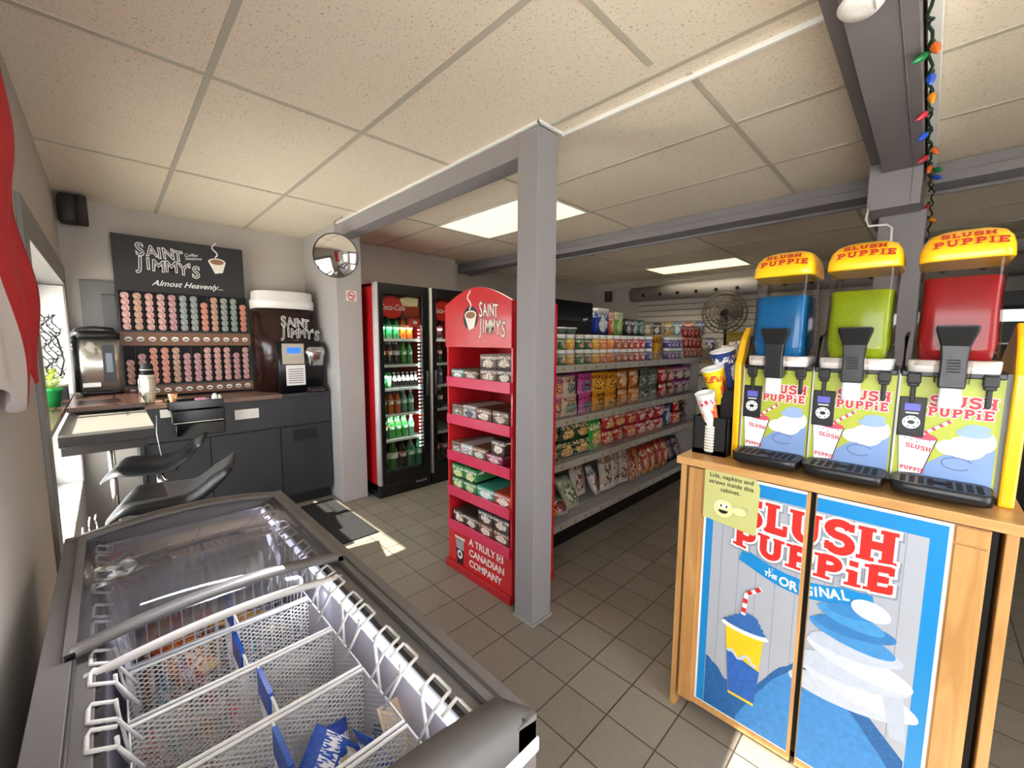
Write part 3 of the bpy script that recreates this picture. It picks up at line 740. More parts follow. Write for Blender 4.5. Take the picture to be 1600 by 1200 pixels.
# wooden stirrers, sweeteners, white mug
p = mb(P('c9976a', .6))
for k in range(16):
    a = k*.39; p.tube([(.315+.006*cos(a),3.845+.006*sin(a),1.0),(.315+.026*cos(a),3.845+.016*sin(a),1.105)], .0025, 4)
tag(p.build('stir_stick_bundle'), 'bundle of wooden stir sticks in the black organiser', 'stir sticks')
tag(mb(P('e6a0b4', .6, var=.3, scale=60)).box((.44,3.81,1.0),(.51,3.86,1.062)).box((.46,3.82,1.0),(.53,3.87,1.055), Matrix.Identity(4)).build('sweetener_packets', bevel=.004), 'pink sweetener packets in the black organiser', 'packets')
q = thing('creamer_pot', 'small white spouted creamer pot at the right of the organiser', 'pot', (.565,3.85,1.0))
mb(WHT).lathe([(.02,0),(.026,.03),(.02,.07),(.008,.09)], n=16).build('pot_body', parent=q)
mb(WHT).lathe([(.014,0),(.016,.05),(.01,.07),(.003,.08)], (.03,0,0), 12).build('lid', parent=q)
# stacked paper cups with holder
cup = thing('paper_cup', 'pale ribbed paper cup at the bottom of the stack on the counter', 'cup', (.19,3.95,1.036), group='paper cups stacked by the pod rack')
mb(P('d9d2bd', .6)).lathe([(.030,0),(.041,.084),(.0455,.086),(.0455,.09),(.040,.088)], n=24).build('cup_wall', parent=cup)
for k in range(1, 10): dup(cup, (.19,3.95,1.036+k*.0125), f'pale ribbed paper cup in the stack on the counter, {ORD[k]} from the bottom')
p = thing('sleeve_cup', 'black sleeved cup turned over on top of the paper cup stack', 'cup', (.19,3.95,1.24))
mb(P('18181a', .5)).lathe([(.042,0),(.034,.08),(.03,.085)], n=24).build('cup_wall', parent=p)
mb(P('d8d4cc', .3)).lathe([(.0435,.0),(.0445,.003),(.0435,.006)], n=24, cap=False).lathe([(.0395,.04),(.0405,.043),(.0395,.046)], n=24, cap=False).build('rim', parent=p)
p = mb(STEEL)
p.tube([(.145+.045+.05*cos(t), 3.95+.05*sin(t), 1.22) for t in [k*pi/8 for k in range(16)]], .002, 5, True); p.tube([(.14,3.95,1.22),(.14,3.95,1.038)], .002, 5); p.tube([(.19,3.9,1.22),(.19,3.9,1.038)], .002, 5)
tag(p.build('cup_holder_wire'), 'thin wire cup holder around the paper cup stack', 'cup holder')

# ------------------------------------------------------------------ bar stools
def stool(label, loc, rz):
    s = thing('bar_stool', label, 'bar stool', loc, rz, 'black bar stools at the window shelf')
    v = MB(); v.m(P('17191b', .38, var=.1)); rows = []; n = 22
    prof = []
    for k in range(n+1):
        t = k/n                       # from front lip (-x) to back curl (+x)
        x = -.235+.47*t
        z = .72-.05*max(0, (.18-t)/.18)**1.5+.02*sin(t*pi)*-1+.13*max(0, (t-.58)/.42)**1.7
        prof.append((x, z))
    th = .046
    for side in (0, 1):
        row = []
        for k, (x, z) in enumerate(prof):
            a = prof[max(k-1,0)]; b_ = prof[min(k+1,n)]; d = Vector((b_[0]-a[0], b_[1]-a[1])).normalized(); nx, nz = -d.y, d.x
            e = min(k, n-k)/3; tt = th*(min(1, sqrt(max(e,.12))))
            wd = .215*(1-.10*abs(2*k/n-1)**3)
            r_ = []
            for j in range(13):
                q = -1+2*j/12; roll = (1-abs(q)**6)
                cup_ = .012*(q*q)
                y = wd*q
                r_.append(v._v((x+nx*(tt*roll if side else -.006), y, z+nz*(tt*roll if side else -.006)+cup_)))
            row.append(r_)
        rows.append(row)
    for side in (0, 1):
        for k in range(n):
            for j in range(12):
                q = [rows[side][k][j], rows[side][k+1][j], rows[side][k+1][j+1], rows[side][k][j+1]]
                v.face(q if side else q[::-1], True)
    for k in range(n):
        v.face([rows[0][k][0], rows[0][k+1][0], rows[1][k+1][0], rows[1][k][0]], True); v.face([rows[1][k][12], rows[1][k+1][12], rows[0][k+1][12], rows[0][k][12]], True)
    for j in range(12):
        v.face([rows[1][0][j], rows[1][0][j+1], rows[0][0][j+1], rows[0][0][j]], True); v.face([rows[0][n][j], rows[0][n][j+1], rows[1][n][j+1], rows[1][n][j]], True)
    v.build('seat', parent=s)
    mb(CHROME).tube([(0,0,.02),(0,0,.45)], .03, 16).tube([(0,0,.45),(0,0,.69)], .02, 16).build('column', parent=s)
    mb(CHROME).lathe([(.2,0),(.2,.008),(.12,.02),(.035,.04)], n=36).build('base', parent=s)
    mb(CHROME).tube([(-.03,0,.26),(-.15,-.12,.26),(-.2,0,.26),(-.15,.12,.26),(-.03,0,.26)], .01, 8).build('footrest', parent=s)
    mb(BLKM).box((-.09,-.09,.675),(.09,.09,.70)).build('seat_plate', parent=s)
    mb(CHROME).tube([(0,0,.66),(.05,-.16,.65)], .006, 6).build('lever', parent=s)
    return s
stool('black leatherette bar stool with a curled back, farther one, beside the bar shelf', (.185,3.36,0), radians(-12))
stool('black leatherette bar stool with a curled back, nearer one, just behind the freezer', (.21,2.62,0), radians(-13))
# mat
m_ = mb(P('161616', .9, var=.2, scale=300)).box((.55,2.92,0),(1.42,3.85,.012))
tag(m_.build('floor_mat', bevel=.003), 'black ribbed floor mat before the coffee counter', 'mat')

# ------------------------------------------------------------------ coolers
CB = {}
def bottle_proto(key, liquid, label_c, cap_c, h=.22, r=.032, cat='bottle', lab='x'):
    t = thing('soda_bottle', lab, cat, (0,0,0))
    k = h/.22
    body = mb(P(liquid, .08, var=.1, coat=1)).lathe([(.8*r,0),(r,.01),(r,.05*k),(.9*r,.075*k),(r,.10*k),(r,.13*k),(.8*r,.155*k),(.4*r,.19*k),(.38*r,.2*k)], n=14).build('bottle_body', parent=t)
    l_ = mb(packm(label_c, 'ffffff', 'f4f4f4', seed=len(CB), rough=.4)).lathe([(r*1.015,.09*k),(r*1.015,.135*k)], n=14, cap=False).build('label', parent=t)
    mb(P(cap_c, .4)).lathe([(.44*r,.196*k),(.44*r,.22*k)], n=12).build('cap', parent=t)
    CB[key] = [t, False]
bottle_proto('clear green', '2f7a48', '1fa050', '1f8a3c')
bottle_proto('orange', 'd4661c', 'e88a3a', '2c3c9a')
bottle_proto('cola orange-label', '2a1410', 'e2662c', 'e8e4dc')
bottle_proto('cola grey-label', '22120e', 'c8ccd0', 'e8e8e8')
bottle_proto('ginger', '3c8a3a', '2aa84a', '2c8c3c')
bottle_proto('teal', '5f9a7c', '7cc0a4', 'e4e4e0')
bottle_proto('red cola', '26100e', 'd8281c', 'e4281e')
bottle_proto('large green', '2c6a1c', 'd8e4b4', '2c7a2c', .30, .052)
bottle_proto('large cola', '180c0a', 'a8242c', '1c1c1c', .30, .052)
bottle_proto('large clear', '3c7a58', '20a05c', '1c8c44', .30, .052)
bottle_proto('blue label', '6a7c94', '2c4ca8', 'dcdcdc')
bottle_proto('short dark', '141210', '2c2624', 'e0e0e0', .15, .026)
def can_proto():
    t = thing('soda_can', 'x', 'can'); mb(packm('1fa048', 'e8f0e0', 'ffffff', '1a7a38', .2)).lathe([(.024,0),(.029,.006),(.029,.14),(.024,.15)], n=16).build('can_body', parent=t)
    mb(STEEL).lathe([(.024,.15),(.022,.152)], n=16).build('can_top', parent=t); CB['green'] = [t, False]
can_proto()
def put(key, loc, label, group):
    e = CB[key]
    if not e[1]: e[1] = True; o = e[0]; o.location = loc; o['label'] = label; o['group'] = group; return o
    return dup(e[0], loc, label, group=group)
FRZ = P('0b0b0c', .3, coat=.3)
def cooler(x0, label, which):
    wd = .565; x1 = x0+wd; y0 = 3.55; y1 = 4.27
    t = thing('drinks_cooler', label, 'cooler', (x0,y0,0), group='glass door drinks coolers')
    W_, D_ = wd, y1-y0
    b = mb(P('b3151b', .35, coat=.3)).box((0,.06,.06),(.025,D_,2.02)).box((W_-.025,.06,.06),(W_,D_,2.02)).box((0,.06,2.0),(W_,D_,2.03))
    b.m(P('3a3d40', .5)).box((.025,D_-.03,.1),(W_-.025,D_,2.0)).m(BLKM).box((0,.0,0),(W_,D_,.12)); b.build('cabinet', parent=t)
    q = mb(P('d8d8d8', .3)).rbox((0,0,.10),(.03,.07,2.03),.01).build('door_jamb', parent=t, label='grey door edge')
    d = mb(FRZ)
    d.box((.03,.0,.12),(.075,.045,2.03)).box((W_-.075,.0,.12),(W_,.045,2.03)).box((.075,.0,.12),(W_-.075,.045,.23)).box((.075,.0,1.93),(W_-.075,.045,2.03))
    dr = d.build('door', parent=t, bevel=.004)
    mb(glassm('cooler_glass', 'f2f6f4', .02, .03)).box((.075,.02,.23),(W_-.075,.026,1.93)).build('door_glass', parent=dr)
    hx = W_-.035 if which == 0 else .05
    mb(P('5a5a5c', .35, .6)).rbox((hx-.012,-.03,.95),(hx+.012,-.002,1.2),.006).build('handle', parent=dr)
    mb(P('6a6c70', .3, .8)).box((W_-.006,-.004,.16),(W_-.001,.0,1.98)).build('trim_strip', parent=dr)
    # header graphic behind the glass
    fr = frY((0,.05,0))
    g_ = mb(P('5a1a14', .5)).rect(fr,.08,1.72,W_-.08,1.925,.004); hd = g_.build('header_sign', parent=t)
    g_ = MB(); g_.m(P('c8201c', .4, emit=.06)).disc(fr,.19,1.815,.11,.105,.0008,.0045)
    g_.m(P('e8cfa4', .5, var=.35, scale=40, emit=.05)).poly(fr,[(.27,1.9),(.34,1.925),(W_-.09,1.92),(W_-.1,1.84),(.38,1.83),(.3,1.84)],.0008,.0045)
    g_.m(P('a82a1a', .5, var=.4, scale=30)).poly(fr,[(.3,1.83),(W_-.09,1.84),(W_-.09,1.75),(.32,1.73)],.0008,.0045)
    g_.m(WHT).text(fr, 'Coca-Cola', .076, .19, 1.79, .0006, .0056, shear=.35, sx=.8, off=.0008); g_.build('header_logo', parent=hd)
    c_ = mb(P('d8281c', .4)).rect(frY((0,.028,0)),W_-.2,1.64,W_-.085,1.72,.001); c_.m(WHT).disc(frY((0,.028,0)),W_-.14,1.68,.025,.018,.0005,.001); c_.build('price_card', parent=t)
    for z in (1.515,1.265,1.035,.78,.53):
        mb(WHT).box((.04,.07,z-.02),(W_-.04,.085,z+.006)).m(P('9a9c9e', .4)).box((.04,.085,z-.006),(W_-.04,D_-.04,z)).build('shelf', parent=t)
    mb(P('9a9c9e', .4)).box((.04,.05,.2),(W_-.04,D_-.04,.215)).build('shelf', parent=t)
    led = mb(P('f4fff8', .4, emit=7))
    for k in range(34): led.box((W_-.094,.05,.42+k*.037),(W_-.082,.058,.432+k*.037))
    led.build('light_strip', parent=t)
    gp = 'drinks in the ' + ('first' if which == 0 else 'second') + ' cooler'
    names = ['top','second','third','fourth','fifth']
    if which == 0:
        rows = [(1.521,['clear green','clear green','clear green','orange','orange']),(1.271,['cola orange-label','cola orange-label','cola grey-label','ginger','ginger']),
                (.786,['clear green','orange','orange','teal','teal']),(.536,['red cola','ginger','ginger','ginger','teal'])]
        for (z, ks), nm in zip(rows, ['top','second','fourth','fifth']):
            for i, k in enumerate(ks):
                put(k, (x0+.115+i*.074, y0+.115+.01*R.random(), z), f'{k} bottle, front row, {ORD[i]} from left, {nm} shelf of left cooler', gp)
                if i < 4: put(k, (x0+.13+i*.076, y0+.21, z), f'{k} bottle, row behind, {ORD[i]} from left, {nm} shelf of left cooler', gp)
        for i in range(2): put('green', (x0+.105+i*.062, y0+.115, 1.041), f'tall green can, {ORD[i]} from left, third shelf of left cooler', gp)
        for i in range(6): put('short dark', (x0+.23+i*.048, y0+.115, 1.041), f'short dark bottle, {ORD[i]} right of the green cans, left cooler', gp)
        for i, k in enumerate(['large green','large green','large cola','large clear','large clear']):
            put(k, (x0+.1+i*.098-(.015 if i == 0 else 0), y0+.12, .216), f'{k} two litre bottle, {ORD[i]} from left, floor of left cooler', gp)
    else:
        rows = [(1.521,['blue label','red cola']),(1.271,['cola grey-label','red cola']),(1.041,['red cola','blue label']),(.786,['blue label','cola grey-label']),(.216,['large cola','large cola'])]
        for (z, ks), nm in zip(rows, ['top','second','third','fourth','floor']):
            for i, k in enumerate(ks): put(k, (x0+.115+i*(.074 if 'large' not in k else .11), y0+.12, z), f'{k} bottle, {ORD[i]} from left, {nm} shelf of right cooler', gp)
    L = mb(P('c8c8c8', .4)).text(frY((0,-.001,0)), 'Coca-Cola', .03, W_-.12, .07, .0008, shear=.35); L.build('kick_logo', parent=t)
    return t
t = cooler(1.755, 'tall red sided glass door cooler standing against the grey wall stub', 0)
fr_ = (Vector((-.0005,.35,1.45)), -Y, Z, -X)
cooler(2.335, 'tall glass door cooler half hidden by the red coffee stand', 1)
area('cooler_light', (2.04,3.63,1.62), (0,.6,-1), .4, .05, 1.5, (.95,1,.97)); area('cooler_light', (2.04,3.63,1.15), (0,.6,-1), .4, .05, 1.4, (.95,1,.97)); area('cooler_light', (2.04,3.63,.74), (0,.6,-1), .4, .05, 1.4, (.95,1,.97)); area('cooler_light', (2.6,3.63,1.62), (0,.6,-1), .4, .05, 2, (.95,1,.97))

# ------------------------------------------------------------------ red coffee box stand
sx, sy0, sy1 = 1.55, 1.565, 2.165
t = thing('coffee_display_stand', 'tall red cardboard display stand behind the grey post', 'display stand', (sx,sy1,0))
SW = sy1-sy0; SD = .37
loc = lambda y: y  # local y runs 0 .. -SW
mb(RED).box((0,-.012,.0),(SD,0,1.72)).build('side_panel', parent=t)
mb(RED).box((0,-SW,.0),(SD,-SW+.012,1.72)).build('side_panel', parent=t)
mb(REDIN).box((SD-.012,-SW+.012,.0),(SD,-.012,1.74)).build('back_panel', parent=t)
# arched header
hd = MB().m(RED); N_ = 20; fA = (Vector((0,0,0)), -Y, Z, -X)
arcp = [(0,1.465)]+[(0+SW*k/N_, 1.72+.09*sin(pi*min(1,(k/N_)*1.0))) for k in range(N_+1)]+[(SW,1.465)]
hd.poly(fA, arcp, .012, 0); hdo = hd.build('header_panel', parent=t)
L = MB(); st_jimmy(L, (Vector((-.0125,0,0)), -Y, Z, -X), .335, 1.572, .36, sx_=.56, bold=.003, black=P('f3eddc', .5), white=P('4a1214', .5)); L.build('header_lettering', parent=hdo)
L = MB(); cup_art(L, (Vector((-.0125,0,0)), -Y, Z, -X), .255, 1.62, .55); L.build('cup_picture', parent=hdo)
mb(RED).box((-.004,-SW,.29),(.012,0,.30)).box((0,-SW+.01,.03),(.012,-.01,.29)).build('lower_front', parent=t, bevel=.002)
mb(P('b81a22', .4)).box((-.02,-SW-.01,0),(SD,.01,.05)).build('base', parent=t, bevel=.003)
shz = [1.215,.975,.735,.50,.27]
for z in shz:
    mb(REDIN).box((.0,-SW+.012,z+.042),(SD-.012,-.012,z+.048)).m(REDSH).box((-.014,-SW+.008,z-.0),(.0,-.008,z+.062)).build('shelf', parent=t, bevel=.0015)
fB = (Vector((-.0005,0,0)), -Y, Z, -X)
L = mb(WHT).text(fB, 'A TRULY', .062, .215, .215, .0008, align='LEFT', off=.0012); L.text(fB, 'CANADIAN', .062, .215, .145, .0008, align='LEFT', off=.0012); L.text(fB, 'COMPANY', .062, .215, .075, .0008, align='LEFT', off=.0012)
L.rect(fB, .475,.212,.53,.258,.0008); L.m(RED).rect(fB,.475+.012,.216,.53-.012,.254,.0004,.0009); L.m(WHT).poly(fB,[(.50,.222),(.492,.235),(.502,.25),(.512,.235)],.0004,.0014); L.build('slogan_lettering', parent=t)
L = mb(BLK).poly(fB,[(.075,.22),(.165,.22),(.15,.035),(.09,.035)],.0008); L.m(WHT).rect(fB,.068,.218,.172,.232,.0008,.0005)
for k in range(7): L.m(WHT).poly(fB,[(.078+.013*k,.215),(.083+.013*k,.215),(.092+.011*k,.15),(.087+.011*k,.15)],.0004,.0009)
L.disc(fB,.12,.115,.026,.03,.0004,.001); L.m(BLK).disc(fB,.12,.115,.012,.014,.0004,.0015); L.build('cup_picture', parent=t)
# boxes on the stand
def cbox(name, cols, size, loc, label, gp='coffee pod boxes on the red stand', seed=0):
    W1, D1, H1 = size
    o = mb(packm(cols[0], cols[1], cols[2], cols[3] if len(cols) > 3 else None, .4, seed)).box((-W1/2,0,0),(W1/2,D1,H1)).build(name, bevel=.002)
    o.location = loc; o.rotation_euler = (0,0,radians(-90)); tag(o, label, 'box', gp); return o
TEAL = ('5f8c86','c8dcd8','ffffff','3a5a56'); BR = ('6a5850','b8a898','f0e8dc','3a302c'); DKB = ('443834','d8c8b8','f4f0e8','2a201c'); GRN = ('3c8c4c','c8d87c','f4f4e4','101010'); WB = ('8a7466','f0ece4','3c3430','e8e4dc'); TL2 = ('3fa58c','d8ece4','ffffff','2c7c6a'); MG = ('7a2040','d8a0b0','f0e0e4','4a1428'); CK = ('6a483c','e0d0c0','f4ece0','3a2820')
def yb(u): return sy1-u          # u = distance from the left side of the stand
bx = [ # shelf, level, u, w, h, colours, words
 (0,0,.09,.12,.06,TEAL,'teal'),(0,0,.22,.13,.058,BR,'dark brown'),(0,0,.385,.14,.075,BR,'brown with yellow top'),(0,1,.385,.14,.085,BR,'brown with striped edge'),(0,0,.52,.12,.08,DKB,'black with large numeral'),(0,1,.52,.12,.085,BR,'brown striped'),
 (1,0,.09,.11,.075,WB,'white ended brown'),(1,0,.21,.12,.08,('c8c8c0','6a7a98','2c2c34','e4e0d8'),'white and blue'),(1,0,.345,.13,.08,CK,'cocoa brown'),(1,0,.49,.13,.08,BR,'grey brown'),
 (2,0,.075,.1,.07,WB,'white ended brown'),(2,0,.18,.11,.072,('b8c0bc','4c5450','ffffff','3a302c'),'pale'),(2,0,.30,.12,.075,('7a5a44','a8ccc0','f0ece0','4a3428'),'tan and teal'),(2,0,.44,.14,.06,MG,'maroon'),(2,1,.47,.11,.09,DKB,'black and white checked'),
 (3,0,.09,.12,.07,GRN,'green'),(3,0,.215,.12,.07,GRN,'leafy green'),(3,1,.09,.12,.085,GRN,'green striped'),(3,1,.215,.12,.085,GRN,'green and black striped'),(3,0,.36,.15,.075,TL2,'turquoise'),(3,0,.51,.14,.075,('b84a34','f0e4d0','ffffff','8a2c1c'),'orange red'),
 (4,0,.10,.12,.08,DKB,'dark cocoa'),(4,0,.225,.12,.08,DKB,'dark cocoa'),(4,0,.36,.13,.075,CK,'deep brown'),(4,1,.36,.13,.08,DKB,'dark striped'),(4,0,.50,.13,.075,CK,'deep brown'),(4,1,.50,.13,.08,DKB,'dark striped'),
]
SH = ['top','second','third','fourth','bottom']
for i, (s_i, lv, u_, w_, h_, cs, wd) in enumerate(bx):
    base = shz[s_i]+.049
    if lv == 1:
        base += [b_[4] for b_ in bx if b_[0] == s_i and b_[1] == 0 and abs(b_[2]-u_) < .05][0]+.001
    cbox('coffee_box', cs, (w_,.26 if lv == 0 else .2,h_), (sx+.01, yb(u_), base), f'{wd} box, {SH[s_i]} shelf of red stand, '+('stacked on top' if lv else 'lower row')+f', {ORD[len([1 for q_ in bx if q_[0]==s_i and q_[1]==lv and q_[2]<u_])]} from left', seed=i)

# ------------------------------------------------------------------ gondola shelving
GX0, GX1, GY = 2.05, 5.15, 1.77
t = thing('gondola_shelf', 'long white shop shelving run with four snack shelves behind the post', 'shelving', (GX0,GY,0))
LN = GX1-GX0; SHW = P('b8b4ae', .45); SHD = .42
mb(P('8f8a84', .6)).box((0,SHD+.0,.1),(LN,SHD+.04,1.55)).build('back_panel', parent=t)
mb(BLKM).box((.02,.04,0),(LN-.5,SHD+.04,.13)).build('kick_plate', parent=t)
gz = [1.335,.955,.635,.19]
for i, z in enumerate(gz):
    s_ = mb(SHW).box((0,0,z-.022),(LN-(.45 if i else 0),SHD,z)).box((0,-.012,z-.048),(LN-(.45 if i else 0),0,z+.004))
    so = s_.build('shelf', parent=t, bevel=.0015)
    for k in range(24):
        x = .08+k*.125+R.uniform(-.03,.03)
        if x < LN-.5 and R.random() < .8: mb(P('a09a3c', .6)).rect(frY((0,-.0122,0)), x, z-.036, x+.024, z-.014, .0006).build('price_tag', parent=so)
    gd = mb(P('b8b6b0', .4, .5))
    L_ = LN-(.46 if i else .01); n_ = int(L_/.028)
    for k in range(n_+1): gd.tube([(.005+k*.028,.008,z),(.005+k*.028,.008,z+.075)], .0012, 4)
    gd.tube([(.005,.008,z+.075),(L_,.008,z+.075)], .002, 5); gd.tube([(.005,.008,z+.04),(L_,.008,z+.04)], .0014, 5); gd.build('wire_guard', parent=so)
mb(SHW).box((0,.16,1.545),(1.75,SHD,1.56)).build('top_shelf', parent=t)
mb(SHW).box((0,.02,.05),(.02,SHD,1.54)).build('end_panel', parent=t); mb(SHW).box((LN-.47,.02,.05),(LN-.45,SHD,1.30)).build('end_panel', parent=t)

# jars
def jar_proto(nm, c, c2, c3):
    t = thing('snack_jar', 'x', 'jar', group='snack jars on the top shelf')
    mb(packm(c, c2, c3, c, .3, len(nm))).lathe([(.036,0),(.04,.008),(.04,.072),(.034,.08)], n=18).build('jar_body', parent=t)
    mb(WHT).lathe([(.038,.078),(.038,.104),(.033,.108)], n=18).build('lid', parent=t); return [t, False]
JP = {'green and red': jar_proto('a','2c6a3c','c83c34','f0e4d0'),'yellow': jar_proto('bb','d8a41c','e86a2c','fff0c0'),'orange': jar_proto('ccc','e07c2c','c83c1c','ffe4c0'),'rust': jar_proto('dddd','a84a2c','e0a878','f4e0d0'),'red': jar_proto('eeeee','c8202c','f0d0c8','ffffff'),'purple': jar_proto('f','4a3a7c','b8a8d8','e8e0f4')}
seq = ['green and red','green and red','yellow','orange','orange','rust','rust','rust','red','red']
def putp(D, key, loc, label, group=None, rot=None):
    e = D[key]
    if not e[1]:
        e[1] = True; o = e[0]; o.location = loc; o['label'] = label
        if rot is not None: o.rotation_euler = rot
        if group: o['group'] = group
        return o
    return dup(e[0], loc, label, rot, group)
for lv in range(2):
    for i, k in enumerate(seq):
        putp(JP, k, (2.52+i*.104, GY+.07, 1.336+lv*.109), f"{k} label jar, {'upper' if lv else 'lower'} row, {ORD[i]} along from the black display box")
    for i in range(4):
        putp(JP, 'purple', (3.99+i*.088, GY+.07, 1.336+lv*.109), f"purple label jar, {'upper' if lv else 'lower'} row, {ORD[i]} right of the yellow bag")
    for i in range(2):
        putp(JP, 'purple', (3.58+i*.0, GY+.06+.09*i, 1.336+lv*.109), f"purple label jar left of the yellow bag, {'upper' if lv else 'lower'} row, {'front' if i==0 else 'rear'}")
    for i in range(3):
        putp(JP, 'yellow' if i == 2 else 'green and red', (2.2+i*.1, GY+.07, 1.336+lv*.109), f"snack jar at the left shelf end, {'upper' if lv else 'lower'} row, {ORD[i]} from post")

# bags
def bagmesh(w, h, d, mat, seed, name='snack_bag'):
    rr = random.Random(seed); m = MB().m(mat); nx, nz = 9, 12; F, B = [], []
    for side in (0, 1):
        G = []
        for j in range(nz+1):
            row = []; v = j/nz
            for i in range(nx+1):
                u = -1+2*i/nx; bul = (max(0, 1-abs(u)**2.6)**.6)*(max(0, sin(pi*min(1,max(0,(v-.05)/.9))))**.55)
                edge = 1-.06*sin(pi*v)
                y = d/2*bul*(1 if side else -1)*(1+.12*rr.uniform(-1,1))
                row.append(m._v((u*w/2*edge, y, v*h+.004*rr.uniform(-1,1)*bul)))
            G.append(row)
        (B if side else F).append(G)
    F, B = F[0], B[0]
    for j in range(nz):
        for i in range(nx):
            m.face([F[j][i],F[j][i+1],F[j+1][i+1],F[j+1][i]], True); m.face([B[j][i+1],B[j][i],B[j+1][i],B[j+1][i+1]], True)
    for j in range(nz):
        m.face([B[j][0],F[j][0],F[j+1][0],B[j+1][0]], True); m.face([F[j][nx],B[j][nx],B[j+1][nx],F[j+1][nx]], True)
    for i in range(nx): m.face([F[nz][i],F[nz][i+1],B[nz][i+1],B[nz][i]]); m.face([F[0][i+1],F[0][i],B[0][i],B[0][i+1]])
    o = m.build(name); tag(o, 'x', 'snack bag'); return o
BG = {
 'pink candy': ('d88aa4','f0c48a','6a2c34','e8b0c0'), 'cream candy': ('d8c0a0','8ab4a4','7a3c34','e0d4c0'), 'magenta candy': ('c8509a','5c8ca8','8a1c44','d88ab8'),
 'golden candy': ('d8941c','f0b84c','7a3410','e8a83c'), 'orange candy': ('b8642c','e8a45c','f0d8b0','d88440'), 'grey green candy': ('6a7464','c8c4b0','2c342c','a4a898'),
 'red candy': ('b01c24','e87060','f4d8c8','8a141c'), 'brown red candy': ('7a3430','c89080','e8d0c0','a85040'), 'violet candy': ('7a3468','a8c06a','e0c8dc','542048'),
 'dark green chip': ('1a3a24','d89424','f0d8a0','24482c'), 'bright green chip': ('2c9a38','e0a034','f4f0c0','6ab848'), 'scarlet chip': ('b8202c','e88a34','f8d8b8','8c1820'),
 'crimson noodle': ('a82034','f0b0a0','f8e4d8','d04858'), 'navy chip': ('24386a','9ab8d0','e8ecf0','1c2a50'), 'dark mixed': ('3a2830','7a5c64','b8a4a8','241a1e'),
 'clear roll': ('b8b0a4','d8d0c4','8a4434','e4ded4'), 'striped roll': ('b0653c','ded0b8','7a2c20','c8a080'), 'red mesh bread': ('a82c28','c89a64','e4c8a0','b88c5c'),
 'yellow crisp': ('c8a034','e4d09c','a83424','b88c2c'), 'pale herb': ('a8b090','5c7c4c','e0dccc','b8bca0'), 'white pack': ('d8d4cc','b0484c','4c4c54','c0bcb4'),
}
BP = {}
for i, (k, c) in enumerate(BG.items()): BP[k] = [None, False, c, i]
def bag(key, w, h, d, loc, label, rot=(0,0,0), group='snack bags on the shelving'):
    kk = (key, round(w,2), round(h,2))
    if kk not in BP:
        c = BG[key]; o = bagmesh(w, h, d, packm(c[0], c[1], c[2], c[3], .22, BP[key][3]), len(BP)); BP[kk] = o
        o.location = loc; o.rotation_euler = rot; o['label'] = label; o['group'] = group; return o
    return dup(BP[kk], loc, label, (rot[0],rot[1]+radians(R.uniform(-3,3)),rot[2]+radians(R.uniform(-7,7))), group, (R.uniform(.94,1.03),1,R.uniform(.93,1.04)))
row2 = ['pink candy','cream candy','magenta candy','golden candy','golden candy','orange candy','orange candy','grey green candy','grey green candy','red candy','brown red candy','violet candy','violet candy']
x = 2.13
xs2 = []
for i, k in enumerate(row2):
    w_ = .185 if i < 7 else .19
    for lv in range(2):
        for dp in range(2):
            if dp and lv == 0: continue
            bag(k, w_, .155, .06, (x+w_/2, GY+.06+dp*.09+.008*R.random(), .957+lv*.148), f"{k} bag, second shelf, {'upper' if lv else 'lower'} row{' behind' if dp else ''}, {ORD[i]} from post", (radians(R.uniform(-5,3)),0,radians(R.uniform(-6,6))), 'candy bags on the second shelf')
    x += w_
row3 = ['dark green chip','dark green chip','dark green chip','bright green chip','scarlet chip','scarlet chip','scarlet chip','crimson noodle','crimson noodle','crimson noodle','navy chip','scarlet chip','dark mixed']
x = 2.1
for i, k in enumerate(row3):
    w_ = .188
    two = k in ('dark green chip','scarlet chip','crimson noodle','dark mixed')
    for lv in range(2 if two else 1):
        bag(k, w_, .135 if two else .25, .07, (x+w_/2, GY+.065, .637+lv*.13), f"{k} bag, third shelf, {'upper' if lv else 'lower'} row, {ORD[i]} from post", (radians(R.uniform(-6,2)),0,radians(R.uniform(-7,7))), 'chip bags on the third shelf')
    bag(k, w_, .135 if two else .25, .07, (x+w_/2, GY+.16, .637+(.05 if two else 0)), f"{k} bag, third shelf, row behind, {ORD[i]} from post", (0,0,radians(R.uniform(-7,7))), 'chip bags on the third shelf')
    x += w_-.002
low = [('yellow crisp',2.24,.17,.2,-50,.05),('white pack',2.33,.12,.16,-55,.03),('pale herb',2.50,.17,.26,-38,.07),('dark green chip',2.42,.24,.3,-10,.29),('clear roll',2.72,.2,.34,-12,.18),('white pack',2.86,.1,.25,-25,.09),('clear roll',3.0,.16,.36,-8,.10),('clear roll',3.14,.16,.37,-6,.10),('clear roll',3.28,.17,.36,-6,.1),('striped roll',3.40,.1,.27,-14,.07),('striped roll',3.52,.1,.28,-14,.07),('red mesh bread',3.66,.13,.27,-10,.08),('red mesh bread',3.80,.13,.28,-10,.08),('red mesh bread',3.94,.13,.28,-10,.08),('red mesh bread',4.08,.13,.27,-10,.08),('dark mixed',4.25,.2,.25,-20,.1),('dark mixed',4.44,.2,.25,-20,.1)]
cnt = {}
for i, (k, x, w_, h_, tl, dy) in enumerate(low):
    cnt[k] = cnt.get(k, 0)+1
    bag(k, w_, h_, .09, (x, GY+dy, .193+.03), f"{k} pack on the bottom shelf, {ORD[cnt[k]-1]} of its kind from the post" , (radians(tl),0,radians(R.uniform(-8,8))), 'bagged goods on the bottom shelf')
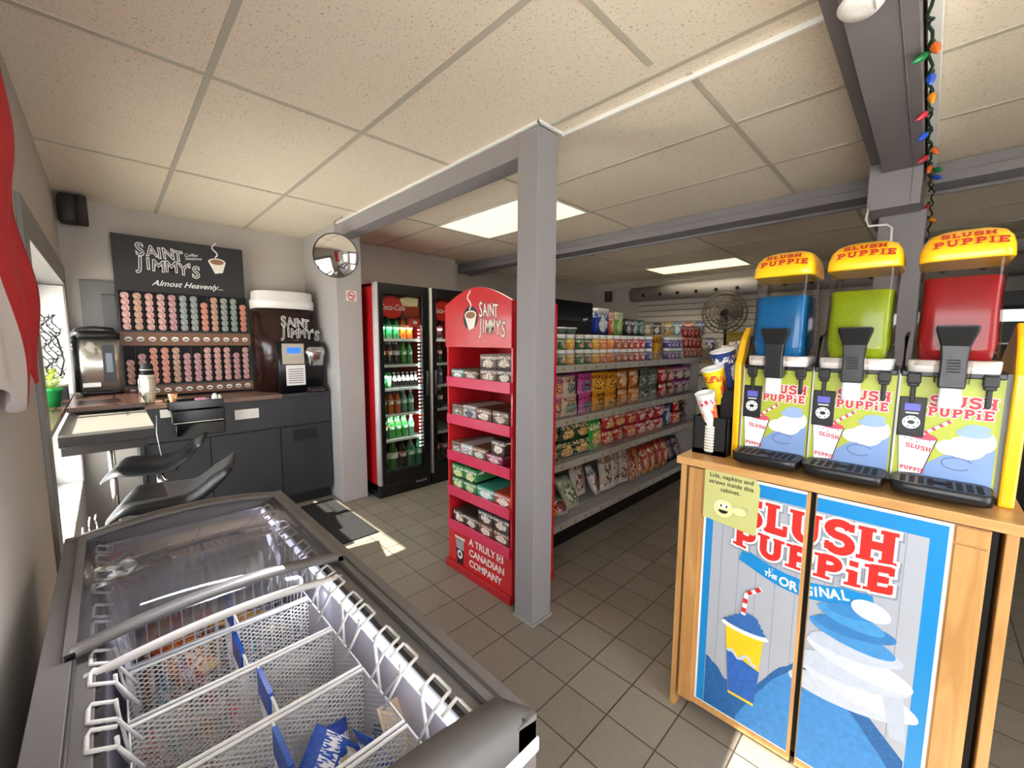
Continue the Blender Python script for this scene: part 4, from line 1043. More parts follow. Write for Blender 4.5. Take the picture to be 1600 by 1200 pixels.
for i in range(5):
    bag('red mesh bread', .17, .2, .09, (3.6+i*.14, GY+.22, .3), f"red bag lying behind on the bottom shelf, {ORD[i]} of the red back row", (radians(-35),0,radians(R.uniform(-9,9))), 'bagged goods on the bottom shelf')
# yellow bag, red bags, mixed bags at far right of top shelf
bag('golden candy', .15, .235, .06, (3.76, GY+.06, 1.337), 'tall yellow candy bag standing between purple jars on the top shelf', (0,0,0))
for lv in range(3):
    for i in range(5):
        bag('red candy', .10, .12, .04, (4.42-.0+i*.105, GY+.05+.015*lv, 1.337+lv*.112), f"small red candy bag, {['bottom','middle','top'][lv]} row of the stack, {ORD[i]} from left", (radians(-4),0,0), 'red candy bags stacked on the top shelf')
for i in range(5):
    bag(['pale herb','golden candy','orange candy','cream candy','golden candy'][i], .13, .14, .07, (4.98+i*.036*1.0-.02, GY+.04+.06*i, 1.337), f"mixed snack bag at the far end of the top shelf, {ORD[i]} from the aisle", (radians(-15),0,radians(20*i-40)), 'mixed snack bags at the far shelf end')
# things on the upper shelf
p = thing('display_box', 'black glossy countertop display box on top of the shelving beside the post', 'display box', (2.54,GY+.18,1.56))
mb(P('07080c', .15, coat=.5)).box((-.33,0,.10),(.31,.2,.255)).build('upper_case', parent=p, bevel=.004)
mb(P('15161a', .4)).box((-.33,.01,0),(.31,.2,.095)).build('lower_case', parent=p, bevel=.004)
mb(WHT).rect(frY((0,-.0005,0)), .18,.11,.20,.125,.001).rect(frY((0,-.0005,0)), .215,.115,.23,.13,.001).build('sticker', parent=p)
for i in range(2):
    q = thing('lidded_tub', f"clear lidded tub {'left' if i==0 else 'right'} of two below the black display box", 'tub', (2.33+i*.12, GY+.10, 1.56)); 
    mb(P('5a6a60', .2)).lathe([(.035,0),(.045,.035)], n=16).build('tub', parent=q); mb(WHT).lathe([(.048,.035),(.048,.045)], n=18).build('lid', parent=q)
def pk(name, c, w_, h_, x, label, cat='pack', y=.22, d=.12, z=1.56, seed=0, top=None):
    q = mb(packm(*c, rough=.35, seed=seed)).rbox((-w_/2,-d/2,0),(w_/2,d/2,h_),.025)
    if top: q.m(P(top, .5)).rbox((-w_/2,-d/2,h_),(w_/2,d/2,h_+.035),.025)
    o = q.build(name); o.location = (x, GY+y, z); return tag(o, label, cat)
pk('paper_towel_pack', ('1c3c9a','d8dce4','f4f4f4','1a2c6a'), .19, .185, 2.98, 'blue and white paper towel pack on top of the shelving', 'paper towels', seed=3, top='e4e0d8')
pk('wrap_box', ('d86a34','f0b08c','ffe8d8','c05828'), .07, .16, 3.13, 'orange box standing beside the green pack on top of the shelving', 'box', seed=4, top='d8a890')
pk('napkin_pack', ('5ca838','c8dc5c','f0f4d0','8cc05c'), .13, .165, 3.24, 'green pack on top of the shelving', seed=5, top='c4c8a0')
for i, (c, nm) in enumerate(((('2c2c38','a8a8b0','e0e0e4','1a1a20'),'black and white'),(('4c4c58','d8b8b0','e8e8ec','28282e'),'grey'),(('1a6a54','90b8a8','d8e8e0','104034'),'dark teal'))):
    pk('cup_pack', c, .115, .15, 3.40+i*.12, f'{nm} pack on top of the shelving right of the green pack', seed=6+i)

# ------------------------------------------------------------------ far wall: slatwall, duct, goods, fan
p = thing('slatwall_panel', 'white grooved slatwall panel on the far wall under the duct', 'wall panel', (6.38,0,0))
q = mb(P('c8c0b4', .5))
for k in range(13): q.box((-.02,1.0,1.02+k*.09),(.0,3.45,1.02+k*.09+.08))
q.m(P('4a4440', .7)).box((-.008,1.0,1.0),(.005,3.45,2.18)); q.build('panel', parent=p)
p = thing('air_duct', 'grey round air duct with a row of dark holes along the far wall', 'duct', (6.15,0,2.26))
dc = mb(P('8c8684', .5)); N_ = 24; my = Matrix.Rotation(radians(-90), 4, 'X')
dc.lathe([(.115,-1.7),(.115,3.45)], n=24, mtx=my); dc.build('duct_tube', parent=p)
q = mb(BLKM)
for k in range(26):
    y = 3.2-.27*k
    if y < -1.6: break
    q.lathe([(.026,0),(.026,.004)], n=14, mtx=Matrix.Translation((-.113,y,-.03)) @ Matrix.Rotation(radians(-105), 4, 'Y'))
q.build('air_hole', parent=p)
tag(mb(P('c8b890', .6)).tube([(6.3,3.9,2.4),(6.25,3.3,2.46),(6.2,2.6,2.43),(6.25,2.0,2.47),(6.3,1.2,2.44)], .006, 5).build('ceiling_cable'), 'thin cable drooping above the far air duct', 'cable')
# small speaker on far wall
p = thing('corner_speaker', 'small dark speaker on the far wall above the shelving', 'speaker', (6.3,4.0,2.18)); mb(P('2a2624', .6)).box((-.04,-.05,.02),(.05,.05,.2)).build('cabinet', parent=p, bevel=.008)
mb(P('3a3532', .8)).box((-.046,-.04,.04),(-.04,.04,.18)).build('grille', parent=p)
cl = [('a89880','e0d4b8'),('2c2a28','e4dcd0'),('c89a2c','3c3020'),('6a8ca8','e0e8ec'),('c8602c','e8c0a0'),('3c5c8a','a8c0d8'),('c86a34','f0d0a8'),('2c6a94','c8dce8'),('1c3a38','c8d0cc'),('4c3a7c','b0a4d0')]
for r_ in range(4):
    for k in range(9):
        c = cl[(k+r_*3) % len(cl)]
        yy = 3.25-k*.165-(.0 if r_ else 0); zz = [1.62,1.38,1.2,1.5][r_]
        if r_ == 3: yy = 1.75-k*.08; 
        if r_ == 3 and k > 4: continue
        if r_ == 0 and k > 5: continue
        o = bagmesh(.13 if r_ < 3 else .1, .19, .04, packm(c[0], c[1], 'ffffff', c[0], .35, k+r_*9), k+10*r_, 'hanging_packet')
        o.location = (6.32-.02*r_, yy, zz); o.rotation_euler = (0,0,radians(-90))
        tag(o, f"small packet on the far slatwall, {['upper','middle','lower','right hand'][r_]} row, {ORD[k]} from left", 'packet', 'packets hanging on the far slatwall')
# fan on a pole
p = thing('floor_fan', 'large round metal fan with wire cage standing behind the snack shelves', 'fan', (6.0,1.98,0))
q = mb(P('6a625a', .35, .8)); mf = Matrix.Translation((0,0,1.9)) @ Matrix.Rotation(radians(-90), 4, 'Y') @ Matrix.Rotation(radians(12), 4, 'X')
for k in range(5):
    r_ = .27*(1-k*.19); q.tube([mf @ Vector((r_*cos(t), r_*sin(t), .07+.02*k)) for t in [j*2*pi/28 for j in range(28)]], .006, 5, True)
    q.tube([mf @ Vector((r_*cos(t), r_*sin(t), -.06-.015*k)) for t in [j*2*pi/28 for j in range(28)]], .005, 5, True)
for k in range(24):
    a = k*2*pi/24; q.tube([mf @ Vector((.05*cos(a), .05*sin(a), .16)), mf @ Vector((.22*cos(a), .22*sin(a), .09)), mf @ Vector((.27*cos(a), .27*sin(a), .0)), mf @ Vector((.22*cos(a), .22*sin(a), -.07))], .003, 4)
q.build('cage', parent=p)
for k in range(4):
    a = k*pi/2; mk = mf @ Matrix.Rotation(a, 4, 'Z')
    mb(P('8a8078', .4, .6)).poly((mk @ Vector((0,0,.02)), (mk.to_3x3() @ X), (mk.to_3x3() @ (Y*.95+Z*.3)).normalized(), (mk.to_3x3() @ Z)), [(.03,-.03),(.12,-.09),(.22,-.06),(.23,.05),(.1,.04)], .003).build('blade', parent=p)
mb(BLKM).lathe([(.05,-.1),(.06,.0),(.04,.06)], n=16, mtx=mf).build('motor', parent=p)
mb(BLKM).tube([(.08,0,.03),(.08,0,1.9)], .02, 10).build('pole', parent=p); mb(BLKM).lathe([(.22,0),(.2,.02),(.03,.04)], (.08,0,0), 24).build('base', parent=p)
# green yellow tall bags near straws
for i in range(2):
    o = bagmesh(.22, .33, .06, packm('b8a02c','7a8a2c','d8c870','2c6a2c', .3, 40+i), 70+i, 'large_snack_bag'); o.location = (5.35+.25*i, 1.62-.18*i, 1.30); o.rotation_euler = (0,0,radians(-60))
    tag(o, f"yellow green chip bag {'left' if i==0 else 'right'} on the far end display", 'snack bag')
p = thing('end_display', 'dark end cap display stand at the far end of the shelving', 'display stand', (5.5,1.5,0))
mb(P('2a2624', .6)).box((-.22,-.3,0),(.32,.22,1.3)).build('stand_body', parent=p)
mb(P('8a857c', .5)).box((-.235,-.31,.56),(-.22,.22,.6)).box((-.235,-.31,.9),(-.22,.22,.94)).box((-.235,-.31,1.25),(-.22,.22,1.3)).build('shelf_edge', parent=p)
for r_ in range(3):
    for k in range(3):
        o = bagmesh(.15, .19, .05, packm(*[('6a2c30','c89080','e8d0c0','8a3c34'),('3a2c4c','a890a8','e0d8e0','2c2038'),('5c4a34','b89c6c','e0d4b0','3c3020')][(r_+k)%3], rough=.3, seed=50+r_*3+k), 90+r_*3+k)
        o.location = (5.24, 1.28+k*.17, [.62,.96,.30][r_]); o.rotation_euler = (0,0,radians(-90)); tag(o, f"dark snack bag on the end cap display, {['middle','upper','lower'][r_]} level, {ORD[k]} from the right", 'snack bag', 'bags on the end cap display')
# far right: open cooler with lit canopy
p = thing('open_display_cooler', 'dark open display cooler with a lit white canopy at the far right', 'cooler', (5.6,-.7,0))
mb(P('1c1c1e', .5)).box((.0,-.9,0),(.6,.75,.9)).box((.45,-.9,.9),(.6,.75,1.95)).box((-.02,-.9,1.84),(.6,.75,1.96)).build('case', parent=p)
mb(P('f4f6f8', .4, emit=1.2)).box((-.03,-.9,1.70),(.02,.75,1.80)).build('light_canopy', parent=p)
for z in (1.2,1.5): mb(WHT).box((.05,-.9,z),(.45,.75,z+.015)).build('shelf', parent=p)
for r_ in range(2):
    for k in range(8):
        e = ['cola grey-label','blue label','teal','red cola'][(k+r_)%4]
        put(e, (5.75, -.05-k*.1+.02, [1.216,1.516][r_]) if r_ == 0 else (5.72,-.05-k*.1,1.516*0+1.216+.0) if False else (5.75,-.03-k*.1,[1.216,1.516*0+1.216][0]+(.0 if r_==0 else .3)), f"{e} bottle in the open display cooler, {['lower','upper'][r_]} shelf, {ORD[k]} from the left", 'drinks in the far open cooler') if not (r_ == 1) else None

# ------------------------------------------------------------------ slush cabinet
CX = 1.58; CY0, CY1, CH = -.197, .648, 1.06
MAP = woodm('maple', 'b8864c', 'd2a264', True, .8, .38)
t = thing('slush_cabinet', 'maple cabinet carrying the slush machine, with a poster over both doors', 'cabinet', (CX,CY1,0))
CWD = CY1-CY0; CD = .56
mb(MAP).box((.02,-.022,0),(CD,-.0,CH-.03)).box((.0,-.022,0),(.02,.0,CH-.03)).build('side_panel', parent=t, bevel=.002)
mb(MAP).box((.0,-CWD,0),(CD,-CWD+.022,CH-.03)).build('side_panel', parent=t, bevel=.002)
mb(MAP).box((CD-.02,-CWD+.022,.04),(CD,-.022,CH-.03)).box((.03,-CWD+.022,.06),(CD-.02,-.022,.08)).build('carcass', parent=t)
mb(woodm('maple_top', 'bd8a50', 'd6a66a', 'y', .8, .3)).box((-.02,-CWD-.015,CH-.03),(CD+.01,.012,CH)).build('cabinet_top', parent=t, bevel=.004)
fC = (Vector((-.0002,0,0)), -Y, Z, -X)
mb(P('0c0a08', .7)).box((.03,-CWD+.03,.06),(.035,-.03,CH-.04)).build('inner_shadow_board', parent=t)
def cdoor(u0, u1, stile_l, stile_r):
    d = mb(MAP).box((.0,-u1,.06),(.02,-u0,CH-.038)); o = d.build('door', parent=t, bevel=.002); return o
uG = CY1-.222
d1 = cdoor(.03, uG-.006, .07, .02); d2 = cdoor(uG+.008, CWD-.045, .02, .05)
# raised door stiles
q = mb(woodm('maple_stile', 'b38048', 'cc9a5e', True, .9, .38)).box((-.006,-.085,.06),(0,-.034,CH-.038)); q.build('stile', parent=d1, bevel=.0015)
q = mb(MAP).box((-.006,-CWD+.05,.06),(0,-CWD+.107,CH-.09)).box((-.006,-CWD+.05,CH-.085),(0,-CWD+.107,CH-.04)); q.build('stile', parent=d2, bevel=.0015)
# posters. u measured from CY1 to the right, v = height
def U(y): return CY1-y
PL, PR, PB, PT = U(.551), U(-.086), .09, 1.022
WB1 = P('acb0b8', .4, var=.07, scale=5); BLU = P('1286c8', .4, var=.02); LRED = P('cf2c26', .35, var=.12, scale=8); LINE = P('84878f', .5)
def poster(u0, u1, left, par):
    m = mb(WHT).rect(fC, u0, PB, u1, PT, .0012)
    b0, b1, bt = (u0+.008 if left else u0), (u1 if left else u1-.008), PT-.010
    m.m(BLU).rect(fC, b0, PB+.004, b1, bt, .0003, .0012)
    i0, i1 = (b0+.026 if left else b0), (b1 if left else b1-.034)
    m.m(WB1).rect(fC, i0, PB+.004, i1, bt-.045, .0003, .0015)
    x = i0+.035
    m.m(LINE)
    while x < i1: m.rect(fC, x, PB+.004, x+.0016, bt-.045, .0002, .0018); x += .058
    return m
m = poster(PL, uG-.016, True, d1); po1 = m.build('poster', parent=d1, label='left half of the slush poster')
m = poster(uG+.012, PR, False, d2); po2 = m.build('poster', parent=d2, label='right half of the slush poster')
def clipmesh(o, umin, umax):
    """trim artwork that runs over both posters at the gap between the doors"""
    bm = bmesh.new(); bm.from_mesh(o.data)
    for co, no in ((Vector((0,-umin,0)), Vector((0,1,0))), (Vector((0,-umax,0)), Vector((0,-1,0)))):
        g_ = bm.verts[:]+bm.edges[:]+bm.faces[:]
        bmesh.ops.bisect_plane(bm, geom=g_, plane_co=co, plane_no=no, clear_outer=True)
    bm.to_mesh(o.data); bm.free()
def art(par, umin, umax, name, fn):
    m = MB(); fn(m); o = m.build(name, parent=par); clipmesh(o, umin, umax); return o
zA = .0021
def f_title(m):
    for lay, (mt, gr) in enumerate(((P('8a8f98', .5), .0085), (WHT, .0065), (LRED, 0))):
        m.m(mt); dz = -.004 if lay == 0 else 0; du = .003 if lay == 0 else 0
        slabword(m, fC, 'SLUSH', U(.436)+du, .858+dz, .102, .25, gr, zA+.0020+.0004*lay, .0003, sx=.925, arch=-.006)
        slabword(m, fC, 'PUPPiE', U(.446)+du, .776+dz, .080, .27, gr, zA+.0034+.0004*lay, .0003, sx=1.09, arch=-.022)
def f_banner(m):
    top = [(U(.41)+k*.0345, .772-.048*sin(pi*k/10)**.9) for k in range(11)]
    m.m(BLU).poly(fC, top+[(x_-(.0 if 0 < k < 10 else .012*(1 if k == 0 else -1)), y_-.052-.004*sin(pi*k/10)) for k, (x_, y_) in reversed(list(enumerate(top)))], .0003, zA+.0005)
    m.m(WHT)
    m.text(fC, "L'", .019, U(.322), .713, .0003, zA+.001, off=.0006); m.text(fC, 'THE', .021, U(.322), .695, .0003, zA+.001, off=.0008, rot=-.12)
    x = U(.297)
    for j, (ch, w_) in enumerate(zip('ORIGINAL', (.031,.028,.013,.030,.013,.029,.029,.024))):
        m.text(fC, ch, .043, x, .678+.028*max(0,(j-2)/5)**1.4+.004*(j == 0), .0003+1e-5*j, zA+.001, off=.0014, align='LEFT', sx=.85, rot=-.04+.04*j); x += w_*.98
def slush_body(m):
    # blue shaved-ice heap and its lighter peaks along the lower edge
    rr = random.Random(3)
    m.m(P('1f5f9c', .6, var=.45, scale=90))
    pts = [(PL+.036, PB+.006)]+[(PL+.036+k*.0121, .30-.13*(k/14)+.01*rr.uniform(-1,1)) for k in range(15)]+[(U(.375)+k*.02, .20+.24*sin(min(1,k/9)*pi/2)+.006*rr.uniform(-1,1)) for k in range(14)]+[(PR-.044,.28),(PR-.044,PB+.006)]
    m.poly(fC, pts, .0003, zA)
    m.m(P('3c86c8', .6, var=.3, scale=60)).poly(fC, [(U(.40),PB+.006)]+[(U(.40)+k*.026, PB+.02+.30*sin(min(1,k/8)*pi/2)-.012*max(0,k-9)**1.4+.006*rr.uniform(-1,1)) for k in range(17)]+[(PR-.05,PB+.006)], .0003, zA+.0004)
    lay = [(.10,.40,.150,.045,'c2cad6'),(.085,.44,.150,.045,'ccd2dc'),(.095,.48,.138,.042,'bcc6d4'),(.080,.52,.128,.040,'ccd2dc'),(.09,.56,.112,.036,'bac4d2'),(.10,.595,.105,.032,'3f8cc8'),(.095,.625,.098,.030,'2f78b4'),(.105,.652,.082,.027,'4292cc'),(.10,.678,.064,.022,'3480bc'),(.06,.70,.046,.030,'ccd2dc')]
    for q_, (y, v, a, b, c_) in enumerate(lay): m.m(P(c_, .6, var=.16, scale=45)).disc(fC, U(y), v, a, b, .0003, zA+.0008+.00012*q_, n=32, rot=.12*(-1)**q_)
    m.m(P('b4becc', .6, var=.1, scale=30)).stroke(fC, [(U(.0)+.002*k, .50-.0125*k) for k in range(14)], lambda t: .05-.015*t, .0003, zA+.0009)
def f_cup(m):
    a, b = U(.452), U(.328)
    m.m(P('f2c81c', .45)).poly(fC, [(a,.455),(b,.455),(b-.018,.19),(a+.022,.19)], .0003, zA+.0016)
    m.m(P('2a62b4', .6, var=.3, scale=60)).poly(fC, [(a+.008,.36),(b-.006,.33),(b-.016,.2),(a+.022,.2)], .0003, zA+.0020)
    m.m(P('c4ccd8', .6)).stroke(fC, [(a+.012+.0088*k, .355+.012*sin(k*1.1)) for k in range(12)], .010, .0003, zA+.0023)
    m.m(WHT).disc(fC, (a+b)/2, .462, .078, .016, .0003, zA+.0022)
    m.m(P('2f66ac', .6, var=.35, scale=80))
    for k in range(4): m.disc(fC, (a+b)/2+.004*k, .475+.014*k, .07-.013*k, .014, .0003, zA+.0024+.0002*k)
    m.m(WHT).stroke(fC, [((a+b)/2-.006,.52),((a+b)/2,.60),((a+b)/2+.045,.64)], .014, .0003, zA+.0034)
    m.m(LRED)
    for (p0, p1) in (((-.006,.53),(-.004,.548)),((-.003,.566),(-.001,.584)),((.004,.606),(.016,.617)),((.028,.626),(.042,.638))): m.stroke(fC, [((a+b)/2+p0[0],p0[1]),((a+b)/2+p1[0],p1[1])], .0142, .0003, zA+.0037)
for po, (ua, ub) in ((po1, (PL, uG-.016)), (po2, (uG+.012, PR))):
    art(po, ua, ub, 'slush_artwork', slush_body)
    art(po, ua, ub, 'banner_artwork', f_banner)
    art(po, ua, ub, 'title_lettering', f_title)
art(po1, PL, uG-.016, 'cup_artwork', f_cup)
# note
n_ = thing('paper_note', 'pale yellow handwritten style note taped on the left cabinet door', 'note', (CX-.0085,CY1,0))
n0, n1 = U(.553), U(.373)
mb(P('c4c47c', .6, var=.06, scale=12)).poly(fC, [(n0,.845),(n1-.006,.825),(n1,.835),(n1+.004,1.0),(n1-.012,1.035),(n0,1.038)], .0008).build('sheet', parent=n_)
L = mb(P('2a2a24', .6)); cu_ = (n0+n1)/2
for k, s_ in enumerate(('Lids, napkins and','straws inside this','cabinet.')): L.text(fC, s_, .0215, cu_, 1.005-.024*k, .0002, .0009, off=.0004)
L.build('note_lettering', parent=n_)
L = mb(P('b4b47c', .6)).disc(fC, cu_-.02, .895, .037, .037, .0002, .0009).disc(fC, cu_+.035, .897, .026, .018, .0002, .0009).disc(fC, cu_+.048, .91, .016, .008, .0002, .0011)
L.m(P('dcdc9c', .6)).disc(fC, cu_-.02, .895, .034, .034, .0002, .0012).disc(fC, cu_+.034, .897, .023, .015, .0002, .0012)
L.m(WHT).disc(fC, cu_-.03, .905, .008, .011, .0002, .0014).disc(fC, cu_-.011, .905, .008, .011, .0002, .0014)
L.m(BLK).disc(fC, cu_-.028, .904, .003, .005, .0002, .0016).disc(fC, cu_-.009, .904, .003, .005, .0002, .0016).poly(fC, [(p[0],p[1]) for p in arc(cu_-.02,.888,.017,.013,180,360,8)], .0002, .0014)
L.build('smiley_drawing', parent=n_)

# ------------------------------------------------------------------ slush machine
MX, MY1, MY0, MZ = 1.70, .485, -.165, CH
t = thing('slush_machine', 'three bowl slush machine with blue, green and red slush on the maple cabinet', 'slush machine', (MX,MY1,MZ))
MW = MY1-MY0
pitch = .2125
mb(P('8a8c8e', .5)).box((.01,-MW,.02),(.40,0,.36)).build('housing', parent=t)
for k, (y0, y1) in enumerate(((-.0,.022),(-MW-.03,-MW))):
    q = MB().m(YEL); pr = [(-.005,0),(.40,0),(.40,.36),(.08,.50),(.035,.46),(-.02,.36)]
    a = [q._v((x_, y0, z_)) for x_, z_ in pr]; b = [q._v((x_, y1, z_)) for x_, z_ in pr]
    q.face(a); q.face(b[::-1])
    for i in range(len(pr)): q.face([a[i], b[i], b[(i+1)%len(pr)], a[(i+1)%len(pr)]])
    q.build('side_panel', parent=t, bevel=.005)
for i in range(4):
    q = mb(BLK).tube([(x_, 0, z_) for x_, z_ in ((0,0),(0,.012))], .012, 10); q.bm.transform(bpy.data.objects and Matrix.Translation([(.02,-.03,0),(.02,-MW+.03,0),(.36,-.03,0),(.36,-MW+.03,0)][i]))
    q.build('foot', parent=t)
LIME = P('b0ba38', .4, var=.05, scale=6)
COLS = [('0068a8','blue'),('8ea400','green'),('9c0a16','red')]
tankm = glassm('tank_plastic', 'eeeae6', .08, .012, .0)
def slushm(c):
    key = ('slush', c)
    if key in MATS: return MATS[key]
    m, ns, ln, b = newmat('slush_'+c); tc = node(ns, 'ShaderNodeTexCoord'); n = node(ns, 'ShaderNodeTexNoise'); n.inputs['Scale'].default_value = 140; n.inputs['Detail'].default_value = 3
    ln.new(tc.outputs['Object'], n.inputs['Vector']); cr = node(ns, 'ShaderNodeMix', data_type='RGBA'); cc = hexc(c)
    cr.inputs[6].default_value = tuple(x*.82 for x in cc)+(1,); cr.inputs[7].default_value = tuple(min(1, x*1.2+.01) for x in cc)+(1,)
    ln.new(n.outputs['Fac'], cr.inputs[0]); ln.new(cr.outputs[2], b.inputs['Base Color']); b.inputs['Roughness'].default_value = .25
    b.inputs['Subsurface Weight'].default_value = .25; b.inputs['Subsurface Radius'].default_value = (.02,.02,.02); b.inputs['Coat Weight'].default_value = .04; b.inputs['Specular IOR Level'].default_value = .2; b.inputs['Roughness'].default_value = .45
    MATS[key] = m; return m
for k in range(3):
    yc = -.112-pitch*k; hw = pitch/2-.004
    fP = (Vector((-.0005,yc,0)), -Y, Z, -X)
    # front art panel
    fp = mb(LIME).box((-.0,yc-hw,.045),(.01,yc+hw,.35)).build('front_panel', parent=t, label='lime front panel')
    A = MB()
    A.m(P('7f9ccc', .5, var=.06)).poly(fP, [(-hw+.004,.047),(hw-.004,.047),(hw-.004,.15),(.075,.165),(.03,.13),(0,.12),(-.03,.09)], .0003)
    A.m(P('eceef0', .5)).disc(fP, .045,.15,.038,.034,.0003,.0003).disc(fP, .075,.17,.024,.03,.0003,.0003).disc(fP,.015,.145,.03,.022,.0003,.0003)
    A.m(P('93aeda', .5)).disc(fP, .055,.192,.034,.013,.0003,.0006).disc(fP,.06,.206,.026,.011,.0003,.0006)
    A.m(P('5f6f9a', .5)).stroke(fP, arc(.03,.10,.03,.018,20,320,14), .003, .0003, .0006)
    A.m(P('3a2c3a', .5)).poly(fP, [(-.098,.182),(-.012,.165),(-.038,.055),(-.088,.05)], .0003, .0008); A.m(P('f2f2f2', .5)).poly(fP, [(-.096,.179),(-.015,.163),(-.040,.057),(-.087,.052)], .0003, .0011)
    A.m(P('cf4a5c', .5)).disc(fP, -.055,.172,.043,.012,.0003,.0014,rot=-.18)
    A.m(P('f0d8d8', .5)).stroke(fP, [(-.045,.175),(.012,.222)], .009, .0003, .0017); A.m(P('c04050', .5))
    for j in range(4): A.stroke(fP, [(-.040+.0145*j,.179+.012*j),(-.034+.0145*j,.184+.012*j)], .0092, .0003, .002)
    A.m(P('5a78b0', .5)); [A.disc(fP, -.08+.013*j, .160-.005*(j%3), .002, .002, .0002, .0015) for j in range(5)]
    A.build('panel_artwork', parent=fp)
    A = MB()
    for lay, (mt, gr) in enumerate(((P('f2e8e0', .5), .0022), (P('c8303c', .5), 0))):
        A.m(mt); slabword(A, fP, 'SLUSH', -.038, .262, .030, .24, gr, .001+.0004*lay, .0003, sx=.98, slope=.0); slabword(A, fP, 'PUPPiE', -.040, .232, .026, .24, gr, .001+.0004*lay, .0003, sx=1.0)
    A.build('title_lettering', parent=fp); A = MB()
    A.m(P('c8303c', .5)); slabword(A, fP, 'SLUSH', -.078, .132, .013, .22, 0, .0018, .0002, slope=-.15, sx=.95); slabword(A, fP, 'PUPPIE', -.086, .064, .012, .22, 0, .0018, .0002, slope=-.1, sx=.9)
    A.build('cup_lettering', parent=fp)
    # divider strips
    mb(P('c8c8b8', .4)).box((-.004,yc+hw-.001,.04),(.006,yc+hw+.004,.35)).build('divider_strip', parent=t)
    # drip tray
    tw = hw-.004
    dt = mb(BLK).loft([(-.0+.012,-.055,yc,.05,tw-.012,6),(.02,-.06,yc,.062,tw,6),(.05,-.06,yc,.066,tw+.002,6),(.052,-.06,yc,.062,tw-.002,6)], n=40).build('drip_tray', parent=t)
    gr_ = mb(P('020202', .8))
    for j in range(9):
        if j == 4: continue
        y_ = yc+tw*.86-(j+.5)*(tw*1.72/9); gr_.box((-.105,y_-.006,.0515),(-.03,y_+.006,.0535))
    gr_.lathe([(.02,.0520),(.02,.0545)], (-.065,yc,0), 20, sx=.5, sy=1.2); gr_.build('tray_slots', parent=dt)
    # base crossbar
    mb(BLK).box((-.012,yc-hw,.345),(.30,yc+hw,.362)).build('crossbar', parent=t, bevel=.003)
    # bowl
    q = MB().m(tankm)
    secs = [(.365,.07,yc,.085,.082,5),(.38,.055,yc,.105,.088,5),(.44,.06,yc,.11,.084,6),(.56,.07,yc,.105,.080,7),(.675,.075,yc,.107,.082,7)]
    q.loft(secs, n=44, cap=False); q.build('bowl', parent=t, label='clear plastic bowl')
    q = MB().m(slushm(COLS[k][0])); lv = [.600,.602,.622][k]
    secs2 = [(.375,.07,yc,.07,.055,3),(.395,.06,yc,.095,.072,4),(.44,.06,yc,.104,.078,6),(.56,.07,yc,.100,.075,7),(lv,.072,yc,.100,.076,7),(lv+.003,.072,yc,.09,.068,7)]
    q.loft(secs2, n=44); q.build('slush', parent=t, label=COLS[k][1]+' slush')
    # clear skirt + inner white base
    mb(P('e6e2de', .35)).loft([(.36,.06,yc,.10,.092,5),(.392,.06,yc,.108,.093,5),(.395,.06,yc,.104,.088,5)], n=40).build('bowl_base', parent=t)
    mb(BLK).tube([(-.0,yc+hw-.002,.355),(.05,yc+hw-.002,.46),(.15,yc+hw-.002,.475)], .005, 6).build('seal_edge', parent=t)
    # lid
    q = MB().m(YEL)
    q.loft([(.668,.075,yc,.114,.088,8),(.672,.075,yc,.117,.091,8),(.700,.075,yc,.113,.090,7),(.725,.078,yc,.105,.085,6),(.745,.082,yc,.085,.074,5),(.758,.085,yc,.055,.050,4),(.760,.085,yc,.02,.02,3)], n=44)
    lo = q.build('lid', parent=t, label='yellow lid')
    sl = Vector((.35,0,.94)).normalized(); Vv = Vector((.42,0,.90)).normalized(); Nn = Vector((-.90,0,.42)).normalized()
    fL = (Vector((-.043,yc,.700)), -Y, Vv, Nn)
    A = mb(P('b01820', .5)); slabword(A, fL, 'PUPPIE', -.066, .000, .0195, .25, 0, .001, .0004, sx=1.45, arch=.006)
    Vv2 = Vector((.75,0,.66)).normalized(); Nn2 = Vector((-.66,0,.75)).normalized()
    fL2 = (Vector((-.030,yc,.7265)), -Y, Vv2, Nn2)
    slabword(A, fL2, 'SLUSH', -.052, .0, .0195, .25, 0, .0012, .0004, sx=1.2, arch=.003); A.build('lid_lettering', parent=lo)
    # tap
    q = MB().m(BLK)
    prf = [(.49,.040),(.478,.041),(.46,.036),(.435,.029),(.40,.026),(.325,.027),(.318,.025)]
    fv, bv = [], []
    for z_, w_ in prf:
        xo = -.062-.02*max(0,(z_-.43))/.06
        fv.append((q._v((xo,yc+w_,z_)), q._v((xo,yc-w_,z_)))); bv.append((q._v((xo+.05,yc+w_,z_)), q._v((xo+.05,yc-w_,z_))))
    for i in range(len(prf)-1):
        q.face([fv[i][0], fv[i+1][0], fv[i+1][1], fv[i][1]]); q.face([bv[i][1], bv[i+1][1], bv[i+1][0], bv[i][0]])
        q.face([bv[i][0], bv[i+1][0], fv[i+1][0], fv[i][0]]); q.face([fv[i][1], fv[i+1][1], bv[i+1][1], bv[i][1]])
    q.face([bv[0][0], fv[0][0], fv[0][1], bv[0][1]]); q.face([fv[-1][0], bv[-1][0], bv[-1][1], fv[-1][1]])
    tp = q.build('tap_handle', parent=t, bevel=.004)
    q = mb(P('050505', .6))
    for j in range(5): q.box((-.0655,yc-.013,.362+.008*j),(-.062,yc+.013,.366+.008*j))
    q.build('grip_lines', parent=tp)
    mb(P('e8e8ee', .25, coat=.3)).loft([(.262,-.04,yc,.016,.024,5),(.322,-.04,yc,.020,.022,5)]).build('spout', parent=t, label='white spout')
    mb(tankm).loft([(.33,-.03,yc,.03,.034,5),(.40,-.02,yc,.03,.04,5)], cap=False).build('tap_guard', parent=t)
